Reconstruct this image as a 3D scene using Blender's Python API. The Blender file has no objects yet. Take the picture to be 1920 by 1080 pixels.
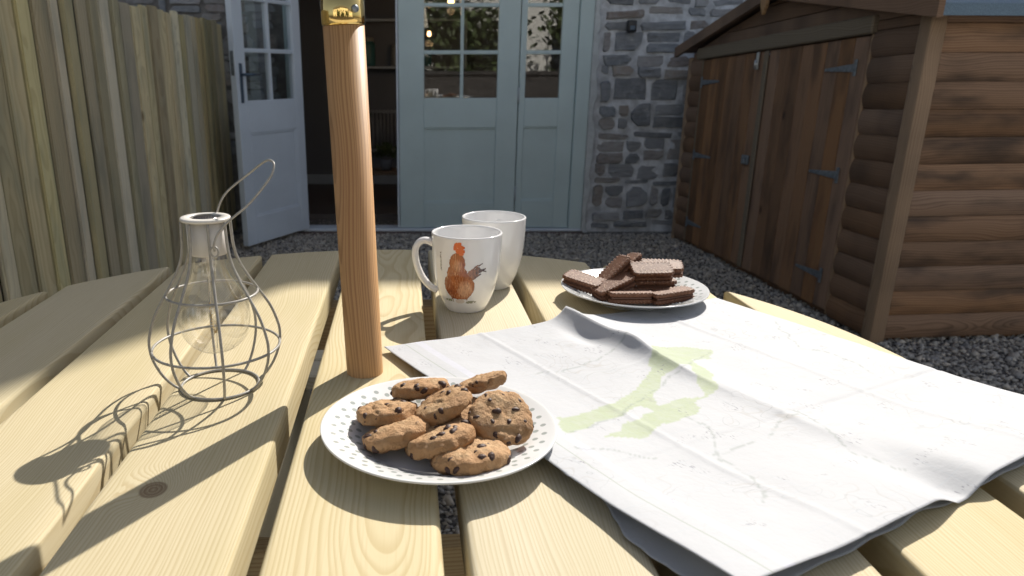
import bpy, bmesh, math, random
import numpy as np
from mathutils import Vector, Matrix, Euler, noise

random.seed(7)
np.random.seed(7)
R = math.radians
S = bpy.context.scene
COL = S.collection

# ------------------------------------------------------------------ camera, sky, sun, exposure
EYE = 1.10
cam_d = bpy.data.cameras.new('camera')
cam = bpy.data.objects.new('camera', cam_d)
COL.objects.link(cam)
cam.location = (0, 0, EYE)
cam.rotation_euler = (R(90 - 18), 0, 0)
cam_d.sensor_width = 36
cam_d.lens = 26.25
cam_d.shift_x = 0.0833
cam_d.shift_y = 0.026
cam_d.clip_start = 0.02
cam_d.clip_end = 500
cam_d.dof.use_dof = True
cam_d.dof.focus_distance = 0.80
cam_d.dof.aperture_fstop = 11
S.camera = cam

SUN_AZ = R(29.3)      # from +Y towards +X
SUN_EL = R(41.5)
W = bpy.data.worlds.new('World')
S.world = W
W.use_nodes = True
wt = W.node_tree
bgn = wt.nodes['Background']
sky = wt.nodes.new('ShaderNodeTexSky')
sky.sky_type = 'NISHITA'
sky.sun_disc = False
sky.sun_elevation = SUN_EL
sky.sun_rotation = SUN_AZ
sky.air_density = 1.0
sky.dust_density = 3.0
sky.ozone_density = 1.0
hz = wt.nodes.new('ShaderNodeHueSaturation')      # thin high haze takes some of the blue out
hz.inputs['Saturation'].default_value = 0.62
wt.links.new(sky.outputs[0], hz.inputs['Color'])
wt.links.new(hz.outputs[0], bgn.inputs[0])
bgn.inputs[1].default_value = 0.062
sd = bpy.data.lights.new('sun', 'SUN')
sd.energy = 3.25
sd.angle = R(0.45)
sd.color = (1.0, 0.935, 0.845)
sun = bpy.data.objects.new('sun', sd)
COL.objects.link(sun)
to_sun = Vector((math.sin(SUN_AZ) * math.cos(SUN_EL), math.cos(SUN_AZ) * math.cos(SUN_EL), math.sin(SUN_EL)))
sun.rotation_euler = to_sun.to_track_quat('Z', 'Y').to_euler()
sun.location = (5, 8, 9)
S.view_settings.view_transform = 'Standard'
S.view_settings.look = 'None'
S.view_settings.gamma = 1
S.view_settings.use_curve_mapping = False
S.view_settings.exposure = 1.12
S.cycles.max_bounces = 10
S.cycles.transparent_max_bounces = 24
S.cycles.use_denoising = True

# ------------------------------------------------------------------ node helper
class NT:
    def __init__(s, name):
        s.m = bpy.data.materials.new(name); s.m.use_nodes = True
        s.t = s.m.node_tree; s.t.nodes.clear()
        s.out = s.t.nodes.new('ShaderNodeOutputMaterial')
    def n(s, typ, ins=None, **kw):
        nd = s.t.nodes.new('ShaderNode' + typ)
        for k, v in kw.items(): setattr(nd, k, v)
        for k, v in (ins or {}).items(): s.put(nd.inputs[k], v)
        return nd
    def put(s, sock, v):
        if isinstance(v, bpy.types.NodeSocket): s.t.links.new(v, sock)
        elif isinstance(v, bpy.types.Node): s.t.links.new(v.outputs[0], sock)
        else:
            if sock.type == 'RGBA' and len(v) == 3: v = (*v, 1)
            sock.default_value = v
    def math(s, op, a, b=0.0, c=0.0, clamp=False):
        return s.n('Math', {0: a, 1: b, 2: c}, operation=op, use_clamp=clamp).outputs[0]
    def vm(s, op, a, b=(0, 0, 0)):
        return s.n('VectorMath', {0: a, 1: b}, operation=op).outputs[0]
    def mix(s, f, a, b, mode='MIX'):
        nd = s.t.nodes.new('ShaderNodeMix'); nd.data_type = 'RGBA'; nd.blend_type = mode
        s.put(nd.inputs[0], f); s.put(nd.inputs[6], a); s.put(nd.inputs[7], b)
        return nd.outputs[2]
    def ramp(s, f, stops, interp='LINEAR'):
        nd = s.t.nodes.new('ShaderNodeValToRGB'); s.put(nd.inputs[0], f)
        cr = nd.color_ramp; cr.interpolation = interp
        while len(cr.elements) < len(stops): cr.elements.new(0.5)
        for e, (p, c) in zip(cr.elements, stops):
            e.position = p; e.color = (*c, 1) if len(c) == 3 else c
        return nd.outputs[0]
    def step(s, v, lo, hi):
        nd = s.n('MapRange', {0: v, 1: lo, 2: hi}); nd.interpolation_type = 'SMOOTHSTEP'
        return nd.outputs[0]
    def noise(s, vec, scale, detail=3, rough=0.5, dist=0.0, dim='3D', w=None):
        nd = s.n('TexNoise', {'Scale': scale, 'Detail': detail, 'Roughness': rough, 'Distortion': dist})
        nd.noise_dimensions = '4D' if w is not None else dim
        s.put(nd.inputs['Vector'], vec)
        if w is not None: s.put(nd.inputs['W'], w)
        return nd.outputs[0]
    def obj(s): return s.n('TexCoord').outputs['Object']
    def rand(s): return s.n('ObjectInfo').outputs['Random']
    def sep(s, v):
        nd = s.n('SeparateXYZ', {0: v}); return nd.outputs[0], nd.outputs[1], nd.outputs[2]
    def comb(s, x, y, z): return s.n('CombineXYZ', {0: x, 1: y, 2: z}).outputs[0]
    def bump(s, h, strength=0.3, dist=0.001, normal=None):
        nd = s.n('Bump', {'Height': h, 'Strength': strength, 'Distance': dist})
        if normal is not None: s.put(nd.inputs['Normal'], normal)
        return nd.outputs[0]
    def bsdf(s, col, rough=0.6, normal=None, **kw):
        b = s.n('BsdfPrincipled', {'Base Color': col, 'Roughness': rough})
        if normal is not None: s.put(b.inputs['Normal'], normal)
        for k, v in kw.items(): s.put(b.inputs[k.replace('_', ' ')], v)
        s.t.links.new(b.outputs[0], s.out.inputs[0])
        return s.m

def wood(name, axis, light, dark, ring=0.0045, contrast=0.7, rough=0.6, knots=True, mottle=0.3,
         mottle_col=None, vary=0.15, wander=1.0, bump=0.25, knot_col=(0.12, 0.06, 0.03), knot_scale=6.0, fixed=(), spec=0.25, hue=0.0, satv=0.15):
    t = NT(name)
    x, y, z = t.sep(t.obj())
    if axis == 'Y': L, A, D = y, x, z
    elif axis == 'X': L, A, D = x, z, y
    else: L, A, D = z, y, x
    rnd = t.rand()
    L2 = t.math('ADD', L, t.math('MULTIPLY', rnd, 31.7))
    off = t.math('MULTIPLY', rnd, 7.3)
    A2 = t.math('ADD', A, off)
    # slow wander of the pith along the board
    lv = t.comb(t.math('MULTIPLY', L2, 1.0), off, t.math('MULTIPLY', A, 2.0))
    wob = t.math('SUBTRACT', t.noise(lv, 2.2, 2), 0.5)
    wob2 = t.math('SUBTRACT', t.noise(t.comb(t.math('MULTIPLY', L2, 6.0), t.math('MULTIPLY', A2, 14.0), D), 1.0, 2), 0.5)
    # knots: stretched voronoi
    kv = t.comb(t.math('MULTIPLY', L2, 0.55), A2, t.math('MULTIPLY', rnd, 11.0))
    kn = t.n('TexVoronoi', {'Scale': knot_scale, 'Randomness': 1.0}); kn.feature = 'F1'
    t.put(kn.inputs['Vector'], kv)
    kd = kn.outputs['Distance']
    bulge = t.math('MULTIPLY', t.math('SUBTRACT', 1.0, t.step(kd, 0.0, 0.42)), 0.020 if knots else 0.0)
    ax = t.math('ADD', t.math('SUBTRACT', t.math('FRACT', t.math('MULTIPLY', rnd, 13.1)), 0.5), 0.0)
    aa = t.math('ADD', t.math('ADD', A, t.math('MULTIPLY', ax, 0.16)), t.math('MULTIPLY', wob, 0.05 * wander))
    dd = t.math('ADD', t.math('ADD', D, 0.055), t.math('MULTIPLY', wob, 0.09 * wander))
    rr = t.math('SQRT', t.math('ADD', t.math('MULTIPLY', aa, aa), t.math('MULTIPLY', dd, dd)))
    rr = t.math('ADD', rr, t.math('ADD', t.math('MULTIPLY', wob2, 0.006 * wander), bulge))
    rw = t.n('TexNoise', {'Scale': 0.22 / ring, 'Detail': 2.0}); rw.noise_dimensions = '1D'; t.put(rw.inputs['W'], t.math('ADD', rr, off))
    rr = t.math('ADD', rr, t.math('MULTIPLY', rw.outputs[0], ring * 2.2))
    spots = []
    for (kx, ky, kr) in fixed:
        dk = t.math('SQRT', t.math('ADD', t.math('POWER', t.math('DIVIDE', t.math('SUBTRACT', A, kx), kr), 2.0), t.math('POWER', t.math('DIVIDE', t.math('SUBTRACT', L, ky), kr * 1.15), 2.0)))
        spots.append(dk); rr = t.math('ADD', rr, t.math('MULTIPLY', t.math('SUBTRACT', 1.0, t.step(dk, 0.0, 3.6)), 0.02))
    ph = t.math('FRACT', t.math('DIVIDE', rr, ring))
    late = t.math('MULTIPLY', t.step(ph, 0.35, 0.9), t.math('SUBTRACT', 1.0, t.step(ph, 0.92, 1.0)))
    fib = t.noise(t.comb(t.math('MULTIPLY', L2, 14.0), t.math('MULTIPLY', A2, 600.0), t.math('MULTIPLY', D, 600.0)), 1.0, 2)
    pat = t.noise(t.comb(t.math('MULTIPLY', L2, 3.0), t.math('MULTIPLY', A2, 12.0), rnd), 1.0, 3)
    f = t.math('MULTIPLY', t.math('MULTIPLY', late, contrast), t.math('ADD', 0.45, t.math('MULTIPLY', pat, 0.9)))
    col = t.mix(f, light, dark)
    col = t.mix(t.math('MULTIPLY', t.step(fib, 0.45, 0.8), 0.25), col, dark)
    if mottle_col is not None:
        col = t.mix(t.math('MULTIPLY', t.step(pat, 0.42, 0.75), mottle), col, mottle_col)
    hs = t.n('HueSaturation', {'Color': col})
    r2 = t.math('FRACT', t.math('MULTIPLY', rnd, 57.3))
    t.put(hs.inputs['Value'], t.math('ADD', 1.0 - vary, t.math('MULTIPLY', r2, 2 * vary)))
    r3 = t.math('FRACT', t.math('MULTIPLY', rnd, 91.7))
    t.put(hs.inputs['Saturation'], t.math('ADD', 1.0 - satv, t.math('MULTIPLY', r3, 2 * satv)))
    r4 = t.math('FRACT', t.math('MULTIPLY', rnd, 171.3))
    t.put(hs.inputs['Hue'], t.math('ADD', 0.5 - hue, t.math('MULTIPLY', r4, 2 * hue)))
    col = hs.outputs[0]
    if knots:
        knc = t.n('TexVoronoi', {'Scale': knot_scale}); t.put(knc.inputs['Vector'], kv)
        gate = t.math('GREATER_THAN', t.sep(knc.outputs['Color'])[0], 0.45)
        km = t.math('MULTIPLY', t.math('SUBTRACT', 1.0, t.step(kd, 0.035, 0.085)), gate)
        col = t.mix(t.math('MULTIPLY', km, 0.75), col, knot_col)
    for dk in spots:
        rg = t.math('FRACT', t.math('MULTIPLY', dk, 3.0))
        col = t.mix(t.math('MULTIPLY', t.math('SUBTRACT', 1.0, t.step(dk, 0.85, 1.1)), t.math('ADD', 0.55, t.math('MULTIPLY', rg, 0.35))), col, knot_col)
    h = t.math('SUBTRACT', t.math('MULTIPLY', fib, 0.5), t.math('MULTIPLY', late, 0.5))
    return t.bsdf(col, rough, t.bump(h, bump, 0.0006), Specular_IOR_Level=spec)

def plain(name, col, rough=0.5, metal=0.0, var=0.0, scale=40, bump=0.0, **kw):
    t = NT(name)
    c = col; nrm = None
    if var > 0:
        nz = t.noise(t.obj(), scale, 4, 0.6)
        c = t.mix(t.step(nz, 0.3, 0.7), tuple(v * (1 - var) for v in col), tuple(min(1, v * (1 + var)) for v in col))
    if bump > 0:
        nrm = t.bump(t.noise(t.obj(), scale * 2, 4, 0.6), bump, 0.002)
    return t.bsdf(c, rough, nrm, Metallic=metal, **kw)

M = {}
M['pine'] = wood('treated_pine', 'Y', (0.55, 0.483, 0.325), (0.375, 0.285, 0.15), ring=0.0029, contrast=0.52, spec=0.12,
                 mottle=0.45, mottle_col=(0.45, 0.39, 0.22), vary=0.05, bump=0.12, fixed=((-0.156, -0.212, 0.0105), (0.46, -0.21, 0.004)), rough=0.62, knot_scale=4.2,
                 knot_col=(0.17, 0.11, 0.065))
M['pine_x'] = wood('treated_pine_cross', 'X', (0.45, 0.35, 0.20), (0.28, 0.18, 0.08), ring=0.005, vary=0.1)
M['fence'] = wood('fence_wood', 'Z', (0.66, 0.58, 0.38), (0.40, 0.32, 0.185), ring=0.010, contrast=0.45, mottle=0.6,
                  mottle_col=(0.34, 0.34, 0.255), vary=0.30, hue=0.010, satv=0.30, knot_scale=3.6, bump=0.5, knot_col=(0.17, 0.10, 0.055), rough=0.8)
SHL, SHD, SHM = (0.34, 0.21, 0.13), (0.15, 0.085, 0.05), (0.05, 0.04, 0.034)
M['shed_x'] = wood('shed_stain_side', 'X', SHL, SHD, ring=0.009, contrast=0.7, mottle=0.75, mottle_col=SHM, vary=0.25,
                   knot_scale=4.0, knot_col=(0.02, 0.017, 0.015), rough=0.7, bump=0.4)
t_front = wood('shed_stain_front', 'Z', (0.29, 0.17, 0.10), (0.135, 0.076, 0.045), ring=0.008, contrast=0.7, mottle=0.6,
               mottle_col=SHM, vary=0.25, knot_scale=4.5, knot_col=(0.025, 0.018, 0.015), rough=0.7, bump=0.4)
M['shed_z'] = t_front
M['shed_y'] = wood('shed_stain_along', 'Y', (0.235, 0.15, 0.098), SHD, ring=0.009, contrast=0.6, mottle=0.6, mottle_col=SHM,
                   vary=0.2, knot_scale=4.0, rough=0.7, bump=0.4)
M['shed_post'] = wood('shed_post_wood', 'Z', (0.42, 0.28, 0.165), (0.25, 0.15, 0.085), ring=0.006, contrast=0.7,
                      mottle=0.5, mottle_col=(0.20, 0.14, 0.09), vary=0.05, knot_scale=4, rough=0.7)
M['shed_grey'] = wood('shed_weathered_trim', 'Y', (0.22, 0.185, 0.14), (0.13, 0.105, 0.075), ring=0.009, vary=0.05, rough=0.8, knots=False)
M['oak'] = wood('oiled_hardwood', 'Z', (0.50, 0.265, 0.085), (0.27, 0.125, 0.036), ring=0.0026, contrast=0.75, mottle=0.75,
                mottle_col=(0.33, 0.135, 0.038), vary=0.0, knots=False, rough=0.48, bump=0.08, wander=0.8, spec=0.2)
M['brass'] = plain('polished_brass', (0.80, 0.58, 0.22), 0.08, 1.0)
M['steel'] = plain('galvanised_steel', (0.22, 0.25, 0.28), 0.5, 0.6, var=0.25, scale=60)
M['dark_steel'] = plain('dark_blue_steel', (0.10, 0.14, 0.20), 0.4, 0.6)
M['black'] = plain('black_plastic', (0.015, 0.016, 0.02), 0.35)
M['ceramic'] = plain('white_glazed_china', (0.80, 0.80, 0.80), 0.08, Coat_Weight=0.4)
M['cage'] = plain('cream_wire_shaded', (0.31, 0.30, 0.275), 0.38, var=0.12, scale=120)  # cream paint darkened to carry the shade on the camera side
M['cap'] = plain('cream_cap_sunlit', (0.62, 0.60, 0.56), 0.35)  # lighter copy of the wire paint, sunlight put into its colour
M['sockt'] = plain('warm_grey_plastic', (0.56, 0.54, 0.51), 0.5)
M['felt'] = plain('mineral_roof_felt', (0.17, 0.25, 0.33), 0.75, var=0.35, scale=300, bump=0.5)
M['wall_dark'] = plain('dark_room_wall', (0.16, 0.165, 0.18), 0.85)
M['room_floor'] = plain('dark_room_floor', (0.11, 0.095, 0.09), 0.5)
M['grey_trim'] = plain('grey_painted_trim', (0.40, 0.45, 0.50), 0.5)
M['radiator'] = plain('grey_radiator_paint', (0.24, 0.25, 0.265), 0.45)
M['step'] = plain('dark_timber_sill', (0.12, 0.08, 0.065), 0.6, var=0.3, scale=20)
M['dark_mortar'] = plain('dark_grey_mortar', (0.17, 0.165, 0.16), 0.95, var=0.3, scale=14, bump=0.9)  # much darker than the other mortar, used left of the doors
M['mortar'] = plain('lime_mortar', (0.56, 0.59, 0.63), 0.95, var=0.30, scale=11, bump=0.9)
M['render'] = plain('pale_lime_render', (0.52, 0.56, 0.58), 0.9, var=0.10, scale=18, bump=0.4)
M['slate'] = plain('roof_slate', (0.09, 0.095, 0.11), 0.6, var=0.3, scale=3)
M['white_wall'] = plain('whitewashed_wall', (0.75, 0.74, 0.70), 0.8, var=0.06, scale=2)
M['dark_stone'] = plain('dark_lane_stone', (0.045, 0.04, 0.038), 0.9, var=0.4, scale=8)
M['dark_glass'] = plain('dark_window_glass', (0.03, 0.035, 0.04), 0.05)
M['bark'] = plain('bark', (0.10, 0.075, 0.055), 0.9, var=0.3, scale=10)
M['leaf'] = plain('leaf_green', (0.07, 0.10, 0.03), 0.6, var=0.4, scale=2)

def paint(name, col):
    t = NT(name)
    nz = t.noise(t.obj(), 3.0, 4)
    dirt = t.noise(t.obj(), 22.0, 5, 0.7)
    c = t.mix(t.step(nz, 0.3, 0.75), tuple(v * 0.94 for v in col), tuple(v * 1.04 for v in col))
    c = t.mix(t.math('MULTIPLY', t.step(dirt, 0.58, 0.8), 0.18), c, tuple(v * 0.6 for v in col))
    br = t.noise(t.vm('MULTIPLY', t.obj(), (60, 60, 500)), 1.0, 2)
    return t.bsdf(c, 0.42, t.bump(br, 0.06, 0.001))
M['sage'] = paint('sage_door_paint', (0.54, 0.67, 0.69))
M['pale'] = paint('pale_blue_door_paint', (0.66, 0.74, 0.83))

def glass(name, tint=(1, 1, 1), base=0.04, gloss=(1, 1, 1), rough=0.0):
    t = NT(name)
    f = t.n('LayerWeight', {'Blend': 0.5}).outputs['Facing']
    f5 = t.math('POWER', f, 4.0)
    F = t.math('ADD', base, t.math('MULTIPLY', f5, 1 - base), clamp=True)
    tr = t.n('BsdfTransparent', {'Color': tint}); gl = t.n('BsdfGlossy', {'Color': gloss, 'Roughness': rough})
    mx = t.n('MixShader', {0: F, 1: tr.outputs[0], 2: gl.outputs[0]})
    t.t.links.new(mx.outputs[0], t.out.inputs[0])
    return t.m
M['pane'] = glass('window_glass', (0.88, 0.90, 0.90), 0.10)
M['bulb'] = glass('clear_bulb_glass', (0.97, 0.965, 0.95), 0.085)

def emis(name, col, s):
    t = NT(name); e = t.n('Emission', {'Color': col, 'Strength': s}); t.t.links.new(e.outputs[0], t.out.inputs[0]); return t.m
M['filament'] = emis('glowing_bulb', (1.0, 0.55, 0.22), 5)

def stone_mat():
    t = NT('rubble_stone')
    rnd = t.rand(); o = t.obj()
    ov = t.vm('ADD', o, t.comb(t.math('MULTIPLY', rnd, 30), 0.0, t.math('MULTIPLY', rnd, 17)))
    c0 = t.ramp(rnd, [(0.0, (0.15, 0.165, 0.185)), (0.25, (0.28, 0.30, 0.33)), (0.45, (0.32, 0.285, 0.255)),
                      (0.6, (0.19, 0.215, 0.245)), (0.8, (0.38, 0.39, 0.41)), (1.0, (0.235, 0.19, 0.165))])
    nz = t.noise(ov, 22, 6, 0.65)
    st = t.noise(t.vm('MULTIPLY', ov, (10, 10, 60)), 1.0, 4, 0.6)
    c = t.mix(t.step(nz, 0.35, 0.7), c0, t.mix(0.5, c0, (0.36, 0.38, 0.40)))
    c = t.mix(t.math('MULTIPLY', t.step(st, 0.5, 0.72), 0.5), c, (0.10, 0.105, 0.115))
    c = t.mix(t.math('MULTIPLY', t.step(nz, 0.62, 0.72), 0.7), c, (0.46, 0.48, 0.50))
    return t.bsdf(c, 0.8, t.bump(t.math('ADD', nz, st), 0.9, 0.012))
M['stone'] = stone_mat()

def gravel_mat(island=True):
    t = NT('gravel_stone' if island else 'gravel_bed')
    o = t.obj()
    if island:
        r = t.n('NewGeometry').outputs['Random Per Island']
        c = t.ramp(r, [(0.0, (0.25, 0.24, 0.23)), (0.3, (0.56, 0.52, 0.47)), (0.55, (0.70, 0.63, 0.53)), (0.75, (0.36, 0.355, 0.36)),
                       (0.92, (0.52, 0.49, 0.44)), (1.0, (0.68, 0.66, 0.62))])
        nz = t.noise(o, 150, 3)
        c = t.mix(t.math('MULTIPLY', nz, 0.5), c, (0.30, 0.285, 0.265))
        return t.bsdf(c, 0.75, t.bump(nz, 0.4, 0.002))
    v = t.n('TexVoronoi', {'Scale': 55.0}); t.put(v.inputs['Vector'], o)
    c = t.ramp(t.sep(v.outputs['Color'])[0], [(0, (0.14, 0.14, 0.145)), (0.5, (0.28, 0.26, 0.235)), (1, (0.45, 0.42, 0.38))])
    c = t.mix(t.step(v.outputs['Distance'], 0.2, 0.7), c, (0.09, 0.085, 0.08))
    return t.bsdf(c, 0.9, t.bump(v.outputs['Distance'], -0.8, 0.01))
M['gravel'] = gravel_mat(True)
M['bed'] = gravel_mat(False)

def plate_mat():
    t = NT('dotted_china')
    x, y, z = t.sep(t.obj())
    r = t.math('SQRT', t.math('ADD', t.math('MULTIPLY', x, x), t.math('MULTIPLY', y, y)))
    a = t.math('DIVIDE', t.math('ARCTAN2', y, x), 2 * math.pi)
    NN, r0, dr = 36, 0.0655, 0.0068
    row = t.math('FLOOR', t.math('DIVIDE', t.math('SUBTRACT', r, r0), dr))
    fr = t.math('SUBTRACT', t.math('FRACT', t.math('DIVIDE', t.math('SUBTRACT', r, r0), dr)), 0.5)
    aa = t.math('ADD', t.math('MULTIPLY', a, NN), t.math('MULTIPLY', row, 0.5))
    fa = t.math('SUBTRACT', t.math('FRACT', aa), 0.5)
    dx = t.math('MULTIPLY', fr, dr)
    dy = t.math('MULTIPLY', t.math('MULTIPLY', fa, 2 * math.pi / NN), r)
    d = t.math('SQRT', t.math('ADD', t.math('MULTIPLY', dx, dx), t.math('MULTIPLY', dy, dy)))
    dot = t.math('SUBTRACT', 1.0, t.step(d, 0.0021, 0.0027))
    ok = t.math('MULTIPLY', t.math('GREATER_THAN', row, -0.5), t.math('LESS_THAN', row, 3.5))
    up = t.math('GREATER_THAN', t.sep(t.n('NewGeometry').outputs['Normal'])[2], 0.1)
    m = t.math('MULTIPLY', t.math('MULTIPLY', dot, ok), up)
    c = t.mix(m, (0.69, 0.70, 0.70), (0.35, 0.38, 0.36))
    return t.bsdf(c, 0.10, Coat_Weight=0.4)
M['plate'] = plate_mat()

def cookie_mat():
    t = NT('baked_cookie')
    o = t.obj(); rnd = t.rand()
    ov = t.vm('ADD', o, t.comb(rnd, rnd, rnd))
    n1 = t.noise(ov, 60, 4, 0.6); n2 = t.noise(ov, 380, 4, 0.7)
    c = t.ramp(n1, [(0.28, (0.33, 0.175, 0.070)), (0.5, (0.43, 0.255, 0.120)), (0.75, (0.53, 0.365, 0.20))])
    c = t.mix(t.math('MULTIPLY', t.step(n2, 0.55, 0.75), 0.5), c, (0.23, 0.11, 0.045))
    x, y, z = t.sep(o)
    rr = t.math('SQRT', t.math('ADD', t.math('MULTIPLY', x, x), t.math('MULTIPLY', y, y)))
    rr = t.math('ADD', rr, t.math('MULTIPLY', t.math('SUBTRACT', n1, 0.5), 0.012))
    c = t.mix(t.math('MULTIPLY', t.step(rr, 0.017, 0.029), 0.45), c, (0.37, 0.18, 0.065))
    c = t.mix(t.math('MULTIPLY', t.math('SUBTRACT', 1.0, t.step(z, -0.008, -0.002)), 0.5), c, (0.26, 0.11, 0.038))
    return t.bsdf(c, 0.75, t.bump(t.math('ADD', n1, n2), 1.0, 0.0024), Subsurface_Weight=0.0)
M['cookie'] = cookie_mat()
M['chip'] = plain('dark_chocolate', (0.05, 0.02, 0.011), 0.6, var=0.3, scale=300)

def bourbon_mat():
    t = NT('cocoa_biscuit')
    o = t.obj(); x, y, z = t.sep(o)
    n2 = t.noise(o, 420, 3, 0.7)
    n1 = t.noise(o, 90, 3)
    c = t.mix(n1, (0.095, 0.036, 0.016), (0.17, 0.070, 0.032))
    # two rows of pricked holes, along x
    fx = t.math('SUBTRACT', t.math('FRACT', t.math('DIVIDE', x, 0.0075)), 0.5)
    fy = t.math('SUBTRACT', t.math('ABSOLUTE', y), 0.0085)
    d = t.math('SQRT', t.math('ADD', t.math('POWER', t.math('MULTIPLY', fx, 0.0075), 2.0), t.math('POWER', fy, 2.0)))
    hole = t.math('SUBTRACT', 1.0, t.step(d, 0.0008, 0.0014))
    c = t.mix(t.math('MULTIPLY', hole, 0.85), c, (0.04, 0.015, 0.008))
    top = t.step(z, 0.0005, 0.0015)
    v = t.n('TexVoronoi', {'Scale': 520.0}); t.put(v.inputs['Vector'], o)
    sg = t.math('MULTIPLY', t.math('GREATER_THAN', t.sep(v.outputs['Color'])[0], 0.80), t.math('LESS_THAN', v.outputs['Distance'], 0.42))
    c = t.mix(t.math('MULTIPLY', t.math('MULTIPLY', sg, top), 0.55), c, (0.62, 0.46, 0.33))
    h = t.math('SUBTRACT', t.math('ADD', n2, t.math('MULTIPLY', sg, 0.6)), t.math('MULTIPLY', hole, 1.5))
    return t.bsdf(c, 0.62, t.bump(h, 0.5, 0.0008))
M['bourbon'] = bourbon_mat()
M['cream'] = plain('chocolate_cream', (0.085, 0.034, 0.018), 0.55)

def map_mat(name, shade=1.0):
    t = NT(name)
    uv = t.n('UVMap').outputs[0]
    u, v, _ = t.sep(uv)
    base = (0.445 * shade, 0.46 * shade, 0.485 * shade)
    g = t.n('VertexColor', layer_name='print').outputs[0]
    gr, lav, ln = t.sep(g)
    fine = t.noise(uv, 34, 6, 0.75)
    c = t.mix(t.math('MULTIPLY', gr, t.math('ADD', 0.35, t.math('MULTIPLY', fine, 0.85))), base, (0.335, 0.40, 0.235))
    c = t.mix(t.math('MULTIPLY', lav, 0.5), c, (0.62, 0.62, 0.72))
    # contour hairlines
    hn = t.noise(uv, 3.2, 3, 0.5)
    hn2 = t.noise(uv, 9.0, 2, 0.5)
    def hair(val, k, w):
        fr = t.math('ABSOLUTE', t.math('SUBTRACT', t.math('FRACT', t.math('MULTIPLY', val, k)), 0.5))
        return t.math('SUBTRACT', 1.0, t.step(fr, 0.0, w))
    patchy = t.step(t.noise(uv, 4.5, 2), 0.42, 0.72)
    c = t.mix(t.math('MULTIPLY', t.math('MULTIPLY', hair(hn, 26, 0.10), patchy), 0.30), c, (0.30, 0.26, 0.21))
    c = t.mix(t.math('MULTIPLY', t.math('MULTIPLY', hair(hn2, 7, 0.035), patchy), 0.50), c, (0.20, 0.22, 0.24))
    # place-name like specks
    sp = t.noise(t.vm('MULTIPLY', uv, (260, 90, 1)), 1.0, 2, 0.5)
    cl = t.step(t.noise(uv, 16, 1), 0.62, 0.7)
    c = t.mix(t.math('MULTIPLY', t.math('MULTIPLY', t.step(sp, 0.56, 0.64), cl), 0.6), c, (0.15, 0.15, 0.19))
    c = t.mix(t.math('MULTIPLY', ln, 0.55), c, (0.18, 0.22, 0.20))
    gl = t.math('MAXIMUM', hair(u, 12, 0.012), hair(v, 12, 0.012))
    c = t.mix(t.math('MULTIPLY', gl, 0.16), c, (0.25, 0.38, 0.50))
    bl = t.math('SUBTRACT', 1.0, t.step(t.math('ABSOLUTE', t.math('SUBTRACT', u, 0.052)), 0.0008, 0.0018))
    c = t.mix(t.math('MULTIPLY', bl, 0.8), c, (0.30, 0.34, 0.30))
    b2 = t.math('MULTIPLY', t.step(u, 0.075, 0.079), t.math('SUBTRACT', 1.0, t.step(u, 0.094, 0.098)))
    c = t.mix(t.math('MULTIPLY', b2, 0.28), c, (0.55, 0.56, 0.70))
    wr = t.noise(uv, 7, 5, 0.6)
    fr2 = t.noise(uv, 60, 3, 0.6)
    h = t.math('ADD', wr, t.math('MULTIPLY', fr2, 0.06))
    nrm = t.bump(h, 0.5, 0.004)
    dif = t.n('BsdfPrincipled', {'Base Color': c, 'Roughness': 0.7, 'Normal': nrm})
    trl = t.n('BsdfTranslucent', {'Color': c})
    mx = t.n('MixShader', {0: 0.10, 1: dif.outputs[0], 2: trl.outputs[0]})
    t.t.links.new(mx.outputs[0], t.out.inputs[0])
    return t.m
M['map'] = map_mat('printed_map_paper')
M['map2'] = map_mat('printed_map_paper_shaded', 0.9)  # darker paper copy, shade under the upper sheet put into its colour

def vcol_mat():
    t = NT('printed_glaze')
    g = t.n('VertexColor', layer_name='print').outputs[0]
    return t.bsdf(g, 0.15, Coat_Weight=0.4)
M['print'] = vcol_mat()

# ------------------------------------------------------------------ object helpers
def mesh(name, V, F, smooth=False):
    me = bpy.data.meshes.new(name)
    me.from_pydata([tuple(v) for v in V], [], [tuple(f) for f in F])
    me.validate(); me.update()
    if smooth: me.polygons.foreach_set('use_smooth', [True] * len(me.polygons))
    return me

WOFF = {}
def empty(name, loc, rz=0.0, label=None, cat=None, group=None):
    o = bpy.data.objects.new(name, None); COL.objects.link(o)
    o.location = loc; o.rotation_euler = (0, 0, rz); o.empty_display_size = 0.05
    tag(o, label, cat, group)
    return o
def tag(o, label=None, cat=None, group=None, kind=None):
    if label: o['label'] = label
    if cat: o['category'] = cat
    if group: o['group'] = group
    if kind: o['kind'] = kind
    return o
def obj(name, me, mat=None, parent=None, loc=(0, 0, 0), rot=(0, 0, 0), scale=(1, 1, 1)):
    o = bpy.data.objects.new(name, me); COL.objects.link(o)
    if mat is not None and len(me.materials) == 0: me.materials.append(mat)
    if parent is not None: o.parent = parent
    o.location = loc; o.rotation_euler = rot; o.scale = scale
    return o
def copy_tree(o, parent=None):
    c = o.copy(); COL.objects.link(c)
    c.parent = parent
    for ch in list(o.children): copy_tree(ch, c)
    return c

def smooth_by_angle(me, ang=35):
    bm = bmesh.new(); bm.from_mesh(me)
    for f in bm.faces: f.smooth = True
    for e in bm.edges:
        e.smooth = not (len(e.link_faces) == 2 and e.calc_face_angle(0) > R(ang))
    bm.to_mesh(me); bm.free()
    return me

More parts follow.
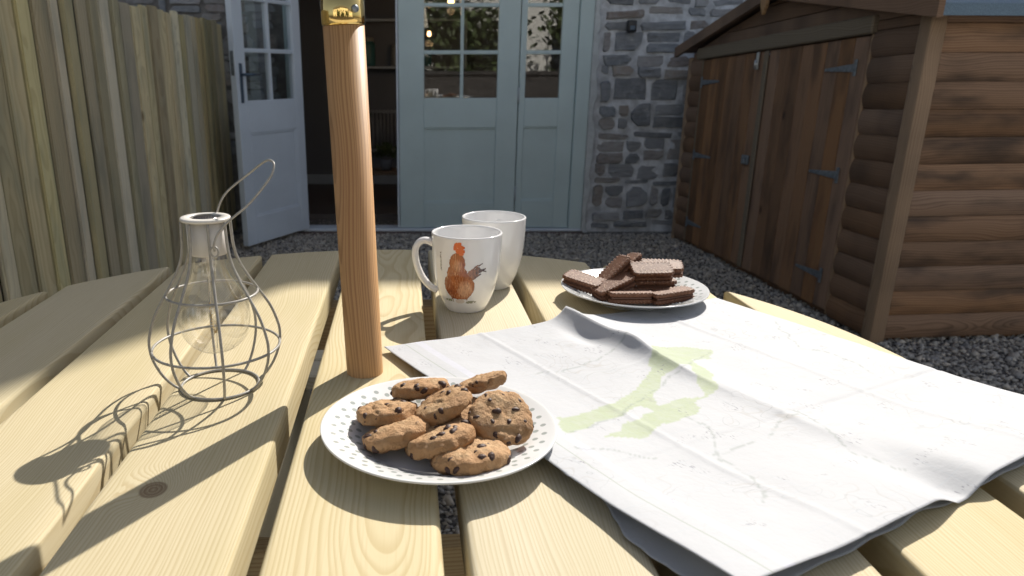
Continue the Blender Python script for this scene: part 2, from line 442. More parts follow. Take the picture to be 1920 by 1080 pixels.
def box(x0, x1, y0, y1, z0, z1, bev=0.0, seg=1):
    bm = bmesh.new()
    vs = [bm.verts.new((x, y, z)) for x in (x0, x1) for y in (y0, y1) for z in (z0, z1)]
    for f in ((0, 1, 3, 2), (4, 6, 7, 5), (0, 4, 5, 1), (2, 3, 7, 6), (0, 2, 6, 4), (1, 5, 7, 3)):
        bm.faces.new([vs[i] for i in f])
    bmesh.ops.recalc_face_normals(bm, faces=bm.faces)
    if bev > 0:
        bmesh.ops.bevel(bm, geom=list(bm.edges), offset=bev, segments=seg, affect='EDGES', profile=0.5)
    me = bpy.data.meshes.new('box'); bm.to_mesh(me); bm.free()
    if bev > 0 and seg > 1: smooth_by_angle(me, 50)
    return me

def prism(outline, y0, y1, axis='Y', bev=0.0):
    """outline: list of 2D points. axis Y: points are (x,z); axis X: (y,z); axis Z: (x,y)"""
    bm = bmesh.new()
    def P(p, d):
        if axis == 'Y': return (p[0], d, p[1])
        if axis == 'X': return (d, p[0], p[1])
        return (p[0], p[1], d)
    a = [bm.verts.new(P(p, y0)) for p in outline]
    b = [bm.verts.new(P(p, y1)) for p in outline]
    n = len(outline)
    bm.faces.new(a); bm.faces.new(b[::-1])
    for i in range(n): bm.faces.new((a[i], b[i], b[(i + 1) % n], a[(i + 1) % n]))
    bmesh.ops.recalc_face_normals(bm, faces=bm.faces)
    if bev > 0: bmesh.ops.bevel(bm, geom=list(bm.edges), offset=bev, segments=1, affect='EDGES')
    me = bpy.data.meshes.new('prism'); bm.to_mesh(me); bm.free()
    return me

def lathe(profile, n=64, closed=False):
    V, F = [], []
    idx = []
    for r, z in profile:
        if r < 1e-6:
            idx.append([len(V)] * n); V.append((0, 0, z))
        else:
            st = len(V)
            for k in range(n):
                a = 2 * math.pi * k / n; V.append((r * math.cos(a), r * math.sin(a), z))
            idx.append(list(range(st, st + n)))
    m = len(profile)
    for i in range(m if closed else m - 1):
        A, B = idx[i], idx[(i + 1) % m]
        for k in range(n):
            k2 = (k + 1) % n
            f = [A[k], A[k2], B[k2], B[k]]
            g = []
            for q in f:
                if q not in g: g.append(q)
            if len(g) > 2: F.append(g)
    return mesh('lathe', V, F, True)

def catmull(pts, sub=6, closed=False):
    P = [Vector(p) for p in pts]; n = len(P); out = []
    rng = range(n if closed else n - 1)
    for i in rng:
        p0 = P[(i - 1) % n] if closed or i > 0 else P[0] * 2 - P[1]
        p1 = P[i]; p2 = P[(i + 1) % n]
        p3 = P[(i + 2) % n] if closed or i + 2 < n else P[-1] * 2 - P[-2]
        for k in range(sub):
            t = k / sub
            out.append(0.5 * ((2 * p1) + (p2 - p0) * t + (2 * p0 - 5 * p1 + 4 * p2 - p3) * t * t + (3 * p1 - p0 - 3 * p2 + p3) * t ** 3))
    if not closed: out.append(P[-1])
    return out

def tube(pts, r, n=8, closed=False, rad=None, flat=1.0):
    P = [Vector(p) for p in pts]; m = len(P)
    V, F = [], []
    up = None
    for i, p in enumerate(P):
        if closed: t = (P[(i + 1) % m] - P[i - 1]).normalized()
        else: t = (P[min(i + 1, m - 1)] - P[max(i - 1, 0)]).normalized()
        if up is None:
            up = Vector((0, 0, 1)) if abs(t.z) < 0.9 else Vector((1, 0, 0))
        u = (up - t * up.dot(t)).normalized(); w = t.cross(u); up = u
        rr = rad[i] if rad else r
        for k in range(n):
            a = 2 * math.pi * k / n
            V.append(p + u * (rr * math.cos(a)) + w * (rr * flat * math.sin(a)))
    for i in range(m if closed else m - 1):
        j = (i + 1) % m
        off = 0
        if closed and j == 0:   # align seam
            best = min(range(n), key=lambda q: (V[i * n] - V[q]).length)
            off = best
        for k in range(n):
            F.append((i * n + k, i * n + (k + 1) % n, j * n + (k + 1 + off) % n, j * n + (k + off) % n))
    if not closed:
        F.append(tuple(range(n))[::-1]); F.append(tuple((m - 1) * n + k for k in range(n)))
    return mesh('tube', V, F, True)

# ------------------------------------------------------------------ ground and gravel
g = obj('ground', mesh('ground', [(-90, -90, 0), (90, -90, 0), (90, 90, 0), (-90, 90, 0)], [(0, 1, 2, 3)]), M['bed'])
tag(g, 'gravel yard between the fence, the house and the shed', kind='structure')

def gravel():
    pts = []
    def patch(x0, x1, y0, y1, pitch):
        xs = np.arange(x0, x1, pitch); ys = np.arange(y0, y1, pitch)
        X, Y = np.meshgrid(xs, ys)
        p = np.stack([X.ravel(), Y.ravel()], 1) + np.random.uniform(-.5, .5, (X.size, 2)) * pitch
        pts.append(p)
    patch(-1.45, 3.6, 1.7, 5.2, 0.0165)
    patch(-0.7, 0.9, 0.15, 1.7, 0.017)
    patch(0.9, 3.6, 0.9, 1.7, 0.02)
    P = np.concatenate(pts)
    # keep out of shed footprint
    keep = ~((P[:, 0] > 2.0) & (P[:, 1] > 3.15))
    P = P[keep]
    N = len(P)
    base = np.array([(1, 0, 0), (-1, 0, 0), (0, 1, 0), (0, -1, 0), (0, 0, 1), (0, 0, -1)], float)
    tri = np.array([(0, 2, 4), (2, 1, 4), (1, 3, 4), (3, 0, 4), (2, 0, 5), (1, 2, 5), (3, 1, 5), (0, 3, 5)])
    v = base[None] * np.random.uniform(0.65, 1.25, (N, 6, 1))
    v += np.random.uniform(-.25, .25, v.shape)
    s = np.random.uniform(0.006, 0.0145, (N, 1)) * np.random.choice([0.7, 1, 1.5, 2.1], (N, 1), p=[.42, .42, .13, .03])
    sc = np.concatenate([s, s * np.random.uniform(0.6, 1, (N, 1)), s * np.random.uniform(0.4, 0.8, (N, 1))], 1)
    v *= sc[:, None, :]
    a = np.random.uniform(0, 6.28, N); tl = np.random.uniform(-.7, .7, N)
    c, sn = np.cos(tl), np.sin(tl)
    y, z = v[..., 1].copy(), v[..., 2].copy()
    v[..., 1] = y * c[:, None] - z * sn[:, None]; v[..., 2] = y * sn[:, None] + z * c[:, None]
    c, sn = np.cos(a), np.sin(a)
    x, y = v[..., 0].copy(), v[..., 1].copy()
    v[..., 0] = x * c[:, None] - y * sn[:, None]; v[..., 1] = x * sn[:, None] + y * c[:, None]
    v[..., 0] += P[:, 0][:, None]; v[..., 1] += P[:, 1][:, None]
    v[..., 2] += (np.random.uniform(0.002, 0.014, N))[:, None]
    F = (tri[None] + (np.arange(N) * 6)[:, None, None]).reshape(-1, 3)
    me = bpy.data.meshes.new('gravel')
    me.vertices.add(N * 6); me.vertices.foreach_set('co', v.reshape(-1).astype(np.float32))
    me.loops.add(F.size); me.loops.foreach_set('vertex_index', F.reshape(-1).astype(np.int32))
    me.polygons.add(len(F)); me.polygons.foreach_set('loop_start', np.arange(0, F.size, 3, dtype=np.int32))
    me.update(calc_edges=True); me.validate()
    o = obj('gravel', me, M['gravel'])
    tag(o, 'loose grey and buff gravel covering the yard', kind='stuff')
gravel()

# ------------------------------------------------------------------ house
WY = 5.33          # outer face of the wall
DY = 5.30          # face of the doors
house = empty('stone_house', (0, WY, 0), 0, 'stone house with sage green double doors standing open on the left', 'house')
def H(name, me, mat, parent=None):     # world-coordinate mesh -> child of house
    me.transform(Matrix.Translation((0, -WY, 0)))
    return obj(name, me, mat, parent or house)
def multi(parts):
    bm = bmesh.new()
    for me in parts: bm.from_mesh(me)
    me = bpy.data.meshes.new('multi'); bm.to_mesh(me); bm.free(); return me

OX0, OX1, OZ = -0.955, 1.12, 2.12
STEPX = 2.18
H('wall', box(-9, OX0, WY, WY + 0.45, -0.2, 8.4), M['dark_mortar'])
H('wall', box(OX1, STEPX, WY, WY + 0.45, -0.2, 8.4), M['mortar'])
H('wall', box(OX0, OX1, WY, WY + 0.45, OZ, 8.4), M['mortar'])
H('wall', box(STEPX + 0.002, 10, WY + 0.003, WY + 0.45, -0.2, 5.10), M['mortar'])
H('wall', multi([box(-9, -8.6, WY + 0.452, 11, -0.2, 8.4), box(STEPX - 0.4, STEPX, WY + 0.452, 11, 2.3, 8.4), box(9.6, 10, WY + 0.452, 11, -0.2, 5.1)]), M['mortar'])
H('roof', prism([(WY - 0.0, 8.402), (11.2, 8.402), (8.2, 10.0)], -9.1, STEPX, 'X'), M['slate'])
H('roof', prism([(WY + 0.0, 5.102), (11.2, 5.102), (8.2, 6.2)], STEPX + 0.003, 10.1, 'X'), M['slate'])
# room
RX0, RX1, RY1 = -2.6, 2.1, 7.43
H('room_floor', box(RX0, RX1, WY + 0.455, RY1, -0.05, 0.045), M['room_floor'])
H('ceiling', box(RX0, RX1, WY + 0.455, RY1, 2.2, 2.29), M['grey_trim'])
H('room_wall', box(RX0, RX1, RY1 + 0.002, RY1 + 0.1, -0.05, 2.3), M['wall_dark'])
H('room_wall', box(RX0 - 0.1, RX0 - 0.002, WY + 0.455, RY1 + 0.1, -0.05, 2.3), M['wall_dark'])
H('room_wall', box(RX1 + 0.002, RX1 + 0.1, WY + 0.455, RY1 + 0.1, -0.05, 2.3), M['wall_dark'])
H('skirting_board', box(RX0, RX1, RY1 - 0.018, RY1, 0.046, 0.14, 0.004), M['grey_trim'])

# door frame and threshold
fr = [box(-0.950, -0.895, DY - 0.012, DY + 0.10, 0.03, 2.1, 0.004), box(1.012, 1.105, DY - 0.015, DY + 0.10, 0.03, 2.1, 0.004),
      box(-0.950, 1.105, DY - 0.010, DY + 0.10, 2.035, 2.118, 0.004)]
H('door_frame', multi(fr), M['sage'])
H('threshold', box(-0.95, 1.105, DY - 0.02, DY + 0.12, 0.012, 0.032, 0.003), M['pale'])
H('sill', box(-1.06, 1.12, DY - 0.10, DY + 0.03, -0.03, 0.010, 0.004), M['step'])
# uneven pale render strip beside the frame
out = [(1.108, 0.0), (1.108, 2.1)]
z = 2.1
while z > 0.0:
    out.append((1.150 + random.uniform(-0.014, 0.02), z)); z -= random.uniform(0.03, 0.07)
out.append((1.16, 0.0))
H('render_reveal', prism(out, DY - 0.006, WY + 0.02, 'Y', 0.004), M['render'])

def leaf(x0, x1, glass_rects, panel, mat, hinge_x=None, thick=0.045, name='door', parent=None, z0=0.036, z1=2.03, yf=DY):
    """door leaf in world coords, face at y=yf. glass_rects list of (x0,x1,z0,z1); panel rect."""
    xs = sorted({x0, x1, panel[0], panel[1]} | {g_[0] for g_ in glass_rects} | {g_[1] for g_ in glass_rects})
    gx0 = min(g_[0] for g_ in glass_rects); gx1 = max(g_[1] for g_ in glass_rects)
    gz0 = min(g_[2] for g_ in glass_rects); gz1 = max(g_[3] for g_ in glass_rects)
    P = []
    y0, y1 = yf, yf + thick
    b = 0.003
    P.append(box(x0, gx0, y0, y1, z0, z1, b)); P.append(box(gx1, x1, y0, y1, z0, z1, b))
    P.append(box(gx0, gx1, y0 + 0.0006, y1 - 0.0006, gz1, z1 - 0.001, b)); P.append(box(gx0, gx1, y0 + 0.0006, y1 - 0.0006, panel[3], gz0, b))
    P.append(box(gx0, gx1, y0 + 0.0006, y1 - 0.0006, z0 + 0.001, panel[2], b))
    if panel[0] > gx0: P.append(box(gx0, panel[0], y0 + 0.0012, y1 - 0.0012, panel[2], panel[3], b))
    if panel[1] < gx1: P.append(box(panel[1], gx1, y0 + 0.0012, y1 - 0.0012, panel[2], panel[3], b))
    d = H(name, multi(P), mat)
    # recessed flat panel with a moulding bead
    p = H('panel', box(panel[0], panel[1], y0 + 0.014, y1 - 0.012, panel[2], panel[3]), mat, None); p.parent = d
    bead = []
    w = 0.012
    for (a0, a1, c0, c1) in ((panel[0], panel[1], panel[2], panel[2] + w), (panel[0], panel[1], panel[3] - w, panel[3]),
                             (panel[0], panel[0] + w, panel[2] + w, panel[3] - w), (panel[1] - w, panel[1], panel[2] + w, panel[3] - w)):
        bead.append(box(a0, a1, y0 + 0.006, y0 + 0.013, c0, c1, 0.003))
    q = H('moulding', multi(bead), mat); q.parent = d
    # glazing bars
    bars = []
    gxs = sorted({g_[0] for g_ in glass_rects} | {g_[1] for g_ in glass_rects})
    gzs = sorted({g_[2] for g_ in glass_rects} | {g_[3] for g_ in glass_rects})
    for i in range(1, len(gxs) - 1, 2): bars.append(box(gxs[i], gxs[i + 1], y0 + 0.004, y1 - 0.004, gz0, gz1, 0.003))
    for i in range(1, len(gzs) - 1, 2): bars.append(box(gx0, gx1, y0 + 0.0055, y1 - 0.0055, gzs[i], gzs[i + 1], 0.003))
    for br in bars:
        bb = H('glazing_bar', br, mat); bb.parent = d
    for g_ in glass_rects:
        k = H('pane', box(g_[0] + .0005, g_[1] - .0005, y0 + 0.020, y0 + 0.024, g_[2] + .0005, g_[3] - .0005), M['pane']); k.parent = d
    return d
def rects(xs, zs): return [(a, b, c, d) for (a, b) in xs for (c, d) in zs]
zs = [(0.931, 1.213), (1.238, 1.508), (1.532, 1.80)]
ld = leaf(-0.190, 0.622, rects([(-0.018, 0.226), (0.248, 0.478)], zs), (-0.037, 0.493, 0.216, 0.733), M['sage'])
rd = leaf(0.628, 1.008, rects([(0.668, 0.900)], zs), (0.655, 0.929, 0.231, 0.740), M['sage'])
for zz in (0.28, 0.95, 1.7):
    hg = H('hinge', tube([(0.625, DY - 0.005, zz - 0.05), (0.625, DY - 0.005, zz + 0.05)], 0.006, 8), M['grey_trim']); hg.parent = ld
st = H('meeting_stile', box(-0.206, -0.194, DY - 0.006, DY + 0.05, 0.036, 2.03, 0.002), M['pale']); st.parent = ld

# the open leaf: built flat along +x from its hinge, then swung out
lw = 0.668
od_parts = leaf(0.0, lw, rects([(0.085, 0.318), (0.340, 0.575)], zs), (0.10, 0.555, 0.215, 0.735), M['pale'], yf=WY)
# local frame: leaf local x -> outward to the far edge; hinge at origin
od_parts.location = (-0.878, DY - WY + 0.0, 0)
ang = math.atan2(-0.60, -0.302)
od_parts.rotation_euler = (0, 0, ang)
# mirror so that the outward face (seen from the yard) is the panelled one
def addl(name, me, mat):
    o = obj(name, me, mat, od_parts); return o
FY = 0.045
addl('handle_plate', box(0.615, 0.640, FY + 0.0005, FY + 0.007, 0.92, 1.15, 0.002), M['dark_steel'])
addl('handle', multi([tube([(0.628, FY + 0.006, 1.085), (0.628, FY + 0.05, 1.085)], 0.008, 8), tube([(0.628, FY + 0.047, 1.085), (0.51, FY + 0.050, 1.085)], 0.008, 8)]), M['dark_steel'])
addl('latch_plate', box(lw, lw + 0.002, 0.010, 0.034, 1.08, 1.22), M['steel'])
# give the yard-side face its own panel recess moulding
w = 0.012; pn = (0.10, 0.555, 0.215, 0.735)
bead = [box(a0, a1, FY - 0.011, FY - 0.005, c0, c1, 0.002) for (a0, a1, c0, c1) in
        ((pn[0], pn[1], pn[2], pn[2] + w), (pn[0], pn[1], pn[3] - w, pn[3]), (pn[0], pn[0] + w, pn[2] + w, pn[3] - w), (pn[1] - w, pn[1], pn[2] + w, pn[3] - w))]
addl('moulding', multi(bead), M['pale'])

# rubble stones, each its own piece
def stone_mesh(w, h):
    # an irregular four to six sided stone with knocked corners
    c = []
    for sx, sz in ((-1, -1), (1, -1), (1, 1), (-1, 1)):
        kx, kz = random.uniform(0.0, 0.22), random.uniform(0.0, 0.28)
        px_, pz_ = sx * w / 2 * (1 - kx * 0.55), sz * h / 2 * (1 - kz * 0.7)
        if random.random() < 0.45:
            cut = min(w, h) * random.uniform(0.15, 0.4)
            p1 = (px_ - sx * cut, pz_); p2 = (px_, pz_ - sz * cut)
            c += [p1, p2] if sx * sz > 0 else [p1, p2]
            if sx * sz > 0: c[-2], c[-1] = p2, p1
        else: c.append((px_, pz_))
    o = []
    for k in range(len(c)):
        a, b = c[k], c[(k + 1) % len(c)]
        ln = math.hypot(b[0] - a[0], b[1] - a[1]); m = 1 if ln < 0.03 else (2 if ln < 0.08 else 3)
        for q in range(m):
            t_ = q / m; j = 0.004 if q else 0.001
            o.append((a[0] + (b[0] - a[0]) * t_ + random.uniform(-j, j), a[1] + (b[1] - a[1]) * t_ + random.uniform(-j, j)))
    n = len(o)
    V, F = [], []
    p = random.uniform(0.003, 0.028)
    tilt, tz = random.uniform(-.05, .05), random.uniform(-.10, .10)
    for (sc, y) in ((1.0, 0.02), (1.0, -p * 0.3), (0.93, -p * 0.9), (0.55, -p)):
        for (x, zz) in o:
            jy = random.uniform(-.0025, .0025) if sc < 1 else 0
            V.append((x * sc, y + jy + (tilt * x + tz * zz if y < 0 else 0), zz * sc))
    V.append((0, -p * random.uniform(0.7, 1.1), 0))
    for L in range(3):
        for k in range(n): F.append((L * n + k, L * n + (k + 1) % n, (L + 1) * n + (k + 1) % n, (L + 1) * n + k))
    for k in range(n): F.append((3 * n + k, 3 * n + (k + 1) % n, 4 * n))
    me = mesh('stone', V, F)
    bm = bmesh.new(); bm.from_mesh(me); bmesh.ops.recalc_face_normals(bm, faces=bm.faces); bm.to_mesh(me); bm.free()
    smooth_by_angle(me, 24)
    return me
def stone_field(x0, x1, z0, z1):
    zc = z0
    while zc < z1:
        h = random.choice([0.05, 0.07, 0.085, 0.11, 0.14, 0.17])
        x = x0 + random.uniform(-.05, 0.0)
        while x < x1:
            w = random.uniform(0.07, 0.26) if h > 0.075 else random.uniform(0.09, 0.34)
            xa = max(x, x0)
            if x + w > x1: w = x1 - x
            if w < 0.04: break
            if x + w > x0 + 0.03:
                wd = x + w - xa
                zz = zc + h / 2 + random.uniform(-.012, .012) + 0.012 * math.sin(x * 5 + zc * 9)
                if h > 0.10 and random.random() < 0.4:
                    for q in (0.27, 0.75):
                        o = obj('stone', stone_mesh(wd - 0.018, h * 0.46), M['stone'], house, (xa + wd / 2, 0, zz - h / 2 + h * q))
                else:
                    o = obj('stone', stone_mesh(wd - random.uniform(.012, .03), h - random.uniform(.008, .022)), M['stone'], house, (xa + wd / 2, 0, zz))
                    o.rotation_euler = (0, random.uniform(-.07, .07), 0)
            x += w
        zc += h
stone_field(1.175, 2.15, 0.03, 1.75)
stone_field(-2.0, -0.99, 0.55, 1.85)

sl = empty('security_light', (1.355, WY - 0.02, 1.35), 0, 'small black box fixed to the stone wall right of the doors', 'wall light')
obj('housing', box(-0.03, 0.03, -0.05, 0.0, 0, 0.075, 0.008, 2), M['black'], sl)
obj('lens', box(-0.016, 0.016, -0.058, -0.0505, 0.012, 0.04, 0.003), M['dark_steel'], sl)

# ------------------------------------------------------------------ things in the room
rad = empty('radiator', (-0.75, RY1 - 0.10, 0.36), 0, 'grey column radiator on the dark wall inside the open doors', 'radiator')
obj('rail', box(0, 0.62, 0.0, 0.05, 0.01, 0.03), M['radiator'], rad)
obj('rail', box(0, 0.62, 0.0, 0.05, 0.37, 0.39), M['radiator'], rad)
cme = tube([(0, 0.025, 0), (0, 0.025, 0.40)], 0.012, 8)
for k in range(17): obj('column', cme, M['radiator'], rad, (0.02 + k * 0.036, 0, 0))
obj('bracket', box(0.28, 0.32, 0.05, 0.099, 0.1, 0.3), M['radiator'], rad)

sh = empty('wall_shelf', (-0.75, RY1 - 0.16, 1.13), 0, 'open two tier wall shelf holding jars inside the dark room', 'shelf')
obj('shelf_board', box(0, 1.1, 0, 0.16, 0.0, 0.02), M['grey_trim'], sh)
obj('shelf_board', box(0, 1.1, 0, 0.16, 0.41, 0.43), M['grey_trim'], sh)
obj('side_panel', box(-0.02, -0.001, 0, 0.16, 0.0, 0.43), M['grey_trim'], sh)
obj('side_panel', box(1.101, 1.12, 0, 0.16, 0.0, 0.43), M['grey_trim'], sh)
obj('back_panel', box(0, 1.1, 0.150, 0.158, 0.021, 0.409), M['wall_dark'], sh)
teal = plain('teal_tin', (0.05, 0.16, 0.17), 0.4); pal = plain('pale_pottery', (0.30, 0.30, 0.28), 0.4)
jar_lathe = lathe([(0, 0), (0.05, 0), (0.055, 0.02), (0.055, 0.13), (0.045, 0.15), (0, 0.15)], 20)
lid_lathe = lathe([(0, 0.15), (0.047, 0.15), (0.047, 0.172), (0.01, 0.178), (0, 0.178)], 20)
for i, (x, m, sc, lb) in enumerate([(0.20, teal, 1.45, 'big teal tin with pale lid, left on the shelf'),
                                    (0.47, pal, 1.1, 'pale pottery jar in the middle of the shelf'),
                                    (0.75, teal, 0.9, 'small teal tin near the right of the shelf')]):
    j = empty('storage_jar', (-0.75 + x, RY1 - 0.085, 1.1502), 0, lb, 'jar', 'jars on the room shelf')
    obj('body', jar_lathe.copy(), m, j, scale=(sc * 0.9, sc * 0.9, sc)); obj('lid', lid_lathe.copy(), pal, j, scale=(sc * 0.9, sc * 0.9, sc))

bn = empty('low_bench', (-0.62, 6.25, 0.045), 0, 'low brown wooden bench inside the doorway', 'bench')
bm_ = plain('brown_bench_wood', (0.14, 0.085, 0.05), 0.5, var=0.2, scale=20)
obj('seat', box(0, 0.75, 0, 0.25, 0.24, 0.27, 0.004), bm_, bn)
for x in (0.05, 0.66):
    for y in (0.03, 0.19): obj('leg', box(x, x + 0.035, y, y + 0.035, 0, 0.2395), bm_, bn)
pp = empty('pot_plant', (-0.34, 6.37, 0.316), 0, 'small dark green pot plant standing on the low bench', 'plant')
obj('pot', lathe([(0, 0), (0.045, 0), (0.06, 0.09), (0.055, 0.09), (0.05, 0.07), (0, 0.07)], 20), M['wall_dark'], pp)
V, F = [], []
for k in range(220):
    a = random.uniform(0, 6.28); e = random.uniform(0.1, 1.5); d = random.uniform(0.05, 0.14)
    c = Vector((math.cos(a) * math.cos(e) * d, math.sin(a) * math.cos(e) * d, 0.10 + math.sin(e) * d * 0.9))
    t1 = Vector((random.uniform(-1, 1), random.uniform(-1, 1), random.uniform(-1, 1))).normalized() * 0.022
    t2 = t1.cross(Vector((random.uniform(-1, 1), random.uniform(-1, 1), 1))).normalized() * 0.009
    b = len(V); V += [c - t1, c + t2, c + t1, c - t2]; F.append((b, b + 1, b + 2, b + 3))
obj('foliage', mesh('foliage', V, F), M['leaf'], pp)

def pendant(loc, lb, big=1.0):
    p = empty('pendant_bulb', loc, 0, lb, 'lamp', 'lit bulbs hanging inside the room')
    obj('bulb', lathe([(0, -0.035 * big), (0.02 * big, -0.028 * big), (0.028 * big, -0.008 * big), (0.022 * big, 0.015 * big), (0.01, 0.035 * big)], 16), M['filament'], p)
    obj('holder', lathe([(0.0105, 0.035 * big), (0.016, 0.036 * big), (0.016, 0.075), (0.004, 0.085), (0, 0.085)], 12), M['black'], p)
    obj('flex', tube([(0, 0, 0.084), (0, 0, 2.199 - loc[2])], 0.003, 6), M['black'], p)
    l = bpy.data.lights.new('bulb_light', 'POINT'); l.energy = 0.35; l.color = (1.0, 0.62, 0.32); l.shadow_soft_size = 0.03
    lo = bpy.data.objects.new('bulb_light', l); COL.objects.link(lo); lo.parent = p; lo.location = (0, 0, -0.075)
pendant((0.19, 6.3, 1.63), 'bright warm bulb seen through the top glass of the closed door', 0.9)
pendant((0.02, 6.6, 1.40), 'small orange bulb seen through the left pane of the closed door', 0.6)

# ------------------------------------------------------------------ fence
FX = -1.385
fence = empty('close_board_fence', (FX, 3.0, 0), 0, 'tall fence of vertical green tinged boards along the left side', 'fence')
yy = 0.4
k = 0
while yy < 5.28:
    wd = random.choice([0.084, 0.096, 0.102])
    zt = 1.405 + random.uniform(-0.012, 0.012)
    # rounded, slightly cupped board with its left edge tilted behind the next
    o_ = []
    d0 = random.uniform(0.013, 0.020)
    n = 5
    tl = random.uniform(0.004, 0.014) * random.choice([1, 1, -0.4])
    front = [(-wd / 2 + wd * i / n, d0 + 0.0035 * math.sin(math.pi * i / n) + tl * (i / n - .5)) for i in range(n + 1)]
    back = [(wd / 2, 0.0), (-wd / 2, 0.0)]
    V = [(x_, y_, 0.02) for (y_, x_) in front + back] + [(x_, y_, zt) for (y_, x_) in front + back]
    m = len(front) + 2
    F = [tuple(range(m))[::-1], tuple(range(m, 2 * m))] + [(i, (i + 1) % m, m + (i + 1) % m, m + i) for i in range(m)]
    me = mesh('board', V, F); 
    bm = bmesh.new(); bm.from_mesh(me)
    bmesh.ops.recalc_face_normals(bm, faces=bm.faces)
    bmesh.ops.bevel(bm, geom=[e for e in bm.edges if e.calc_face_angle(0) > R(40)], offset=0.005, segments=2, affect='EDGES')
    bm.to_mesh(me); bm.free(); smooth_by_angle(me, 50)
    b = obj('board', me, M['fence'], fence, (random.uniform(-0.003, 0.003), yy - 3.0, 0))
    b.rotation_euler = (random.uniform(-0.005, 0.005), 0, random.uniform(-0.05, 0.05))
    yy += wd + random.uniform(0.016, 0.024)
bk = wood('shade_dark_back_wood', 'Z', (0.05, 0.042, 0.03), (0.03, 0.025, 0.018), ring=0.009, vary=0.2, knots=False)  # near-black colour stands in for deep shade between the front boards
yy = 0.36
while yy < 5.2:
    obj('gap_shade_board', box(-0.056, -0.038, yy - 3.0, yy - 3.0 + 0.098, 0.02, 1.40), bk, fence); yy += 0.101
for z in (0.3, 1.1): obj('rail', box(-0.10, -0.0565, -2.7, 2.3, z, z + 0.08), bk, fence)
for y in (-2.6, -0.9, 0.8, 2.2): obj('post', box(-0.19, -0.101, y, y + 0.09, -0.3, 1.38), bk, fence)

# ------------------------------------------------------------------ shed
SA = R(5)
shed = empty('garden_shed', (1.90, 3.0, 0), SA, 'brown stained timber shed with half log cladding and double doors', 'shed')
def zf(s): return 1.045 - 0.04 * max(-0.2, min(2.4, s))
def SH(name, me, mat, parent=None, shear=True):
    if shear:
        for v in me.vertices: v.co.z *= zf(v.co.y)
    me.update()
    return obj(name, me, mat, parent or shed)
LEN, DEP = 2.09, 2.6
ROW, NR = 0.1, 12
def log_profile(z0, z1, bulge=0.028, n=7):
    pts = [(0.0, z0 + 0.001)]
    for i in range(n + 1):
        t_ = i / n
        pts.append((bulge * (0.15 + 0.85 * math.sin(math.pi * min(1, max(0, 0.08 + 0.84 * t_))) ** 0.7), z0 + 0.001 + (z1 - z0 - 0.002) * t_))
    pts.append((0.0, z1 - 0.001))
    return pts
def log_board(a0, a1, z0, z1, face):
    """face 'side': runs along x, bulges to -y; 'front': runs along y, bulges to -x"""
    pr = log_profile(z0, z1)
    if face == 'side': me = prism([(-d, z) for d, z in pr], a0, a1, 'X')
    else: me = prism([(-d, z) for d, z in pr], a0, a1, 'Y')
    return smooth_by_angle(me, 40)
SH('frame', multi([box(0.005, DEP, 0.005, 0.05, 0.03, 1.25), box(0.005, 0.05, 0.051, 0.30, 0.03, 1.25), box(0.005, 0.05, 1.90, LEN, 0.03, 1.25),
                   box(0.012, 0.05, 0.301, 1.899, 1.21, 1.25),
                   box(0.06, DEP, LEN - 0.04, LEN, 0.03, 1.25), box(DEP - 0.04, DEP - 0.001, 0.051, LEN - 0.041, 0.03, 1.25)]), M['shed_y'])
SH('floor', box(0.02, DEP - 0.02, 0.02, LEN - 0.02, -0.02, 0.028), M['shed_y'])
for r in range(NR + 1):
    z0 = 0.02 + ROW * r; z1 = min(z0 + ROW, 1.262)
    # side: one or two lengths per course
    SH('cladding_board', log_board(0.035, DEP, z0, z1, 'side'), M['shed_x'])
    if r < NR:
        SH('cladding_board', log_board(0.035, 0.300, z0, z1, 'front'), M['shed_y'])
        SH('cladding_board', log_board(1.905, LEN - 0.03, z0, z1, 'front'), M['shed_y'])
# corner posts
SH('corner_post', box(-0.030, 0.034, -0.030, 0.034, 0.0, 1.262, 0.005, 2), M['shed_post'])
SH('corner_post', box(-0.024, 0.034, LEN - 0.03, LEN + 0.015, 0.0, 1.235, 0.004), M['shed_post'])
# gable boards
APS = 1.09
def low(s_): return 1.452 - 0.187 * abs(s_ - APS)
SH('lintel_board', box(-0.038, 0.0, 0.30, 1.96, 1.212, 1.282, 0.006), M['shed_grey'])
SH('gable_board', prism([(0.036, 1.222), (LEN - 0.031, 1.222), (LEN - 0.031, 1.258), (0.036, 1.258)], -0.012, 0.0, 'X', 0.002), M['shed_y'])
zz = 1.26
while zz < 1.44:
    zb = zz + 0.085
    h0 = (1.458 - zz) / 0.187; h1 = max(0.01, (1.458 - zb) / 0.187)
    a0, a1, b0, b1 = max(0.036, APS - h0), min(LEN - 0.031, APS + h0), max(0.036, APS - h1), min(LEN - 0.031, APS + h1)
    SH('gable_board', prism([(a0, zz), (a1, zz), (b1, min(zb, 1.455) - 0.003), (b0, min(zb, 1.455) - 0.003)], -0.013, 0.0, 'X', 0.002), M['shed_y'])
    zz = zb
def slab(s0, s1, dz, x0, x1, th):
    return prism([(s0, low(s0) + dz), (s1, low(s1) + dz), (s1, low(s1) + dz + th), (s0, low(s0) + dz + th)], x0, x1, 'X')
eN, eF = -0.10, LEN + 0.09
SH('roof', slab(eN, APS, 0.022, -0.06, DEP + 0.1, 0.018), M['shed_y'])
SH('roof', slab(APS + 0.001, eF, 0.022, -0.06, DEP + 0.1, 0.018), M['shed_y'])
SH('felt', slab(eN - 0.006, APS, 0.0415, -0.055, DEP + 0.12, 0.004), M['felt'])
SH('felt', slab(APS + 0.001, eF + 0.006, 0.0415, -0.055, DEP + 0.12, 0.004), M['felt'])
SH('felt', box(-0.055, DEP + 0.12, eN - 0.013, eN - 0.005, low(eN) + 0.004, low(eN) + 0.041), M['felt'])
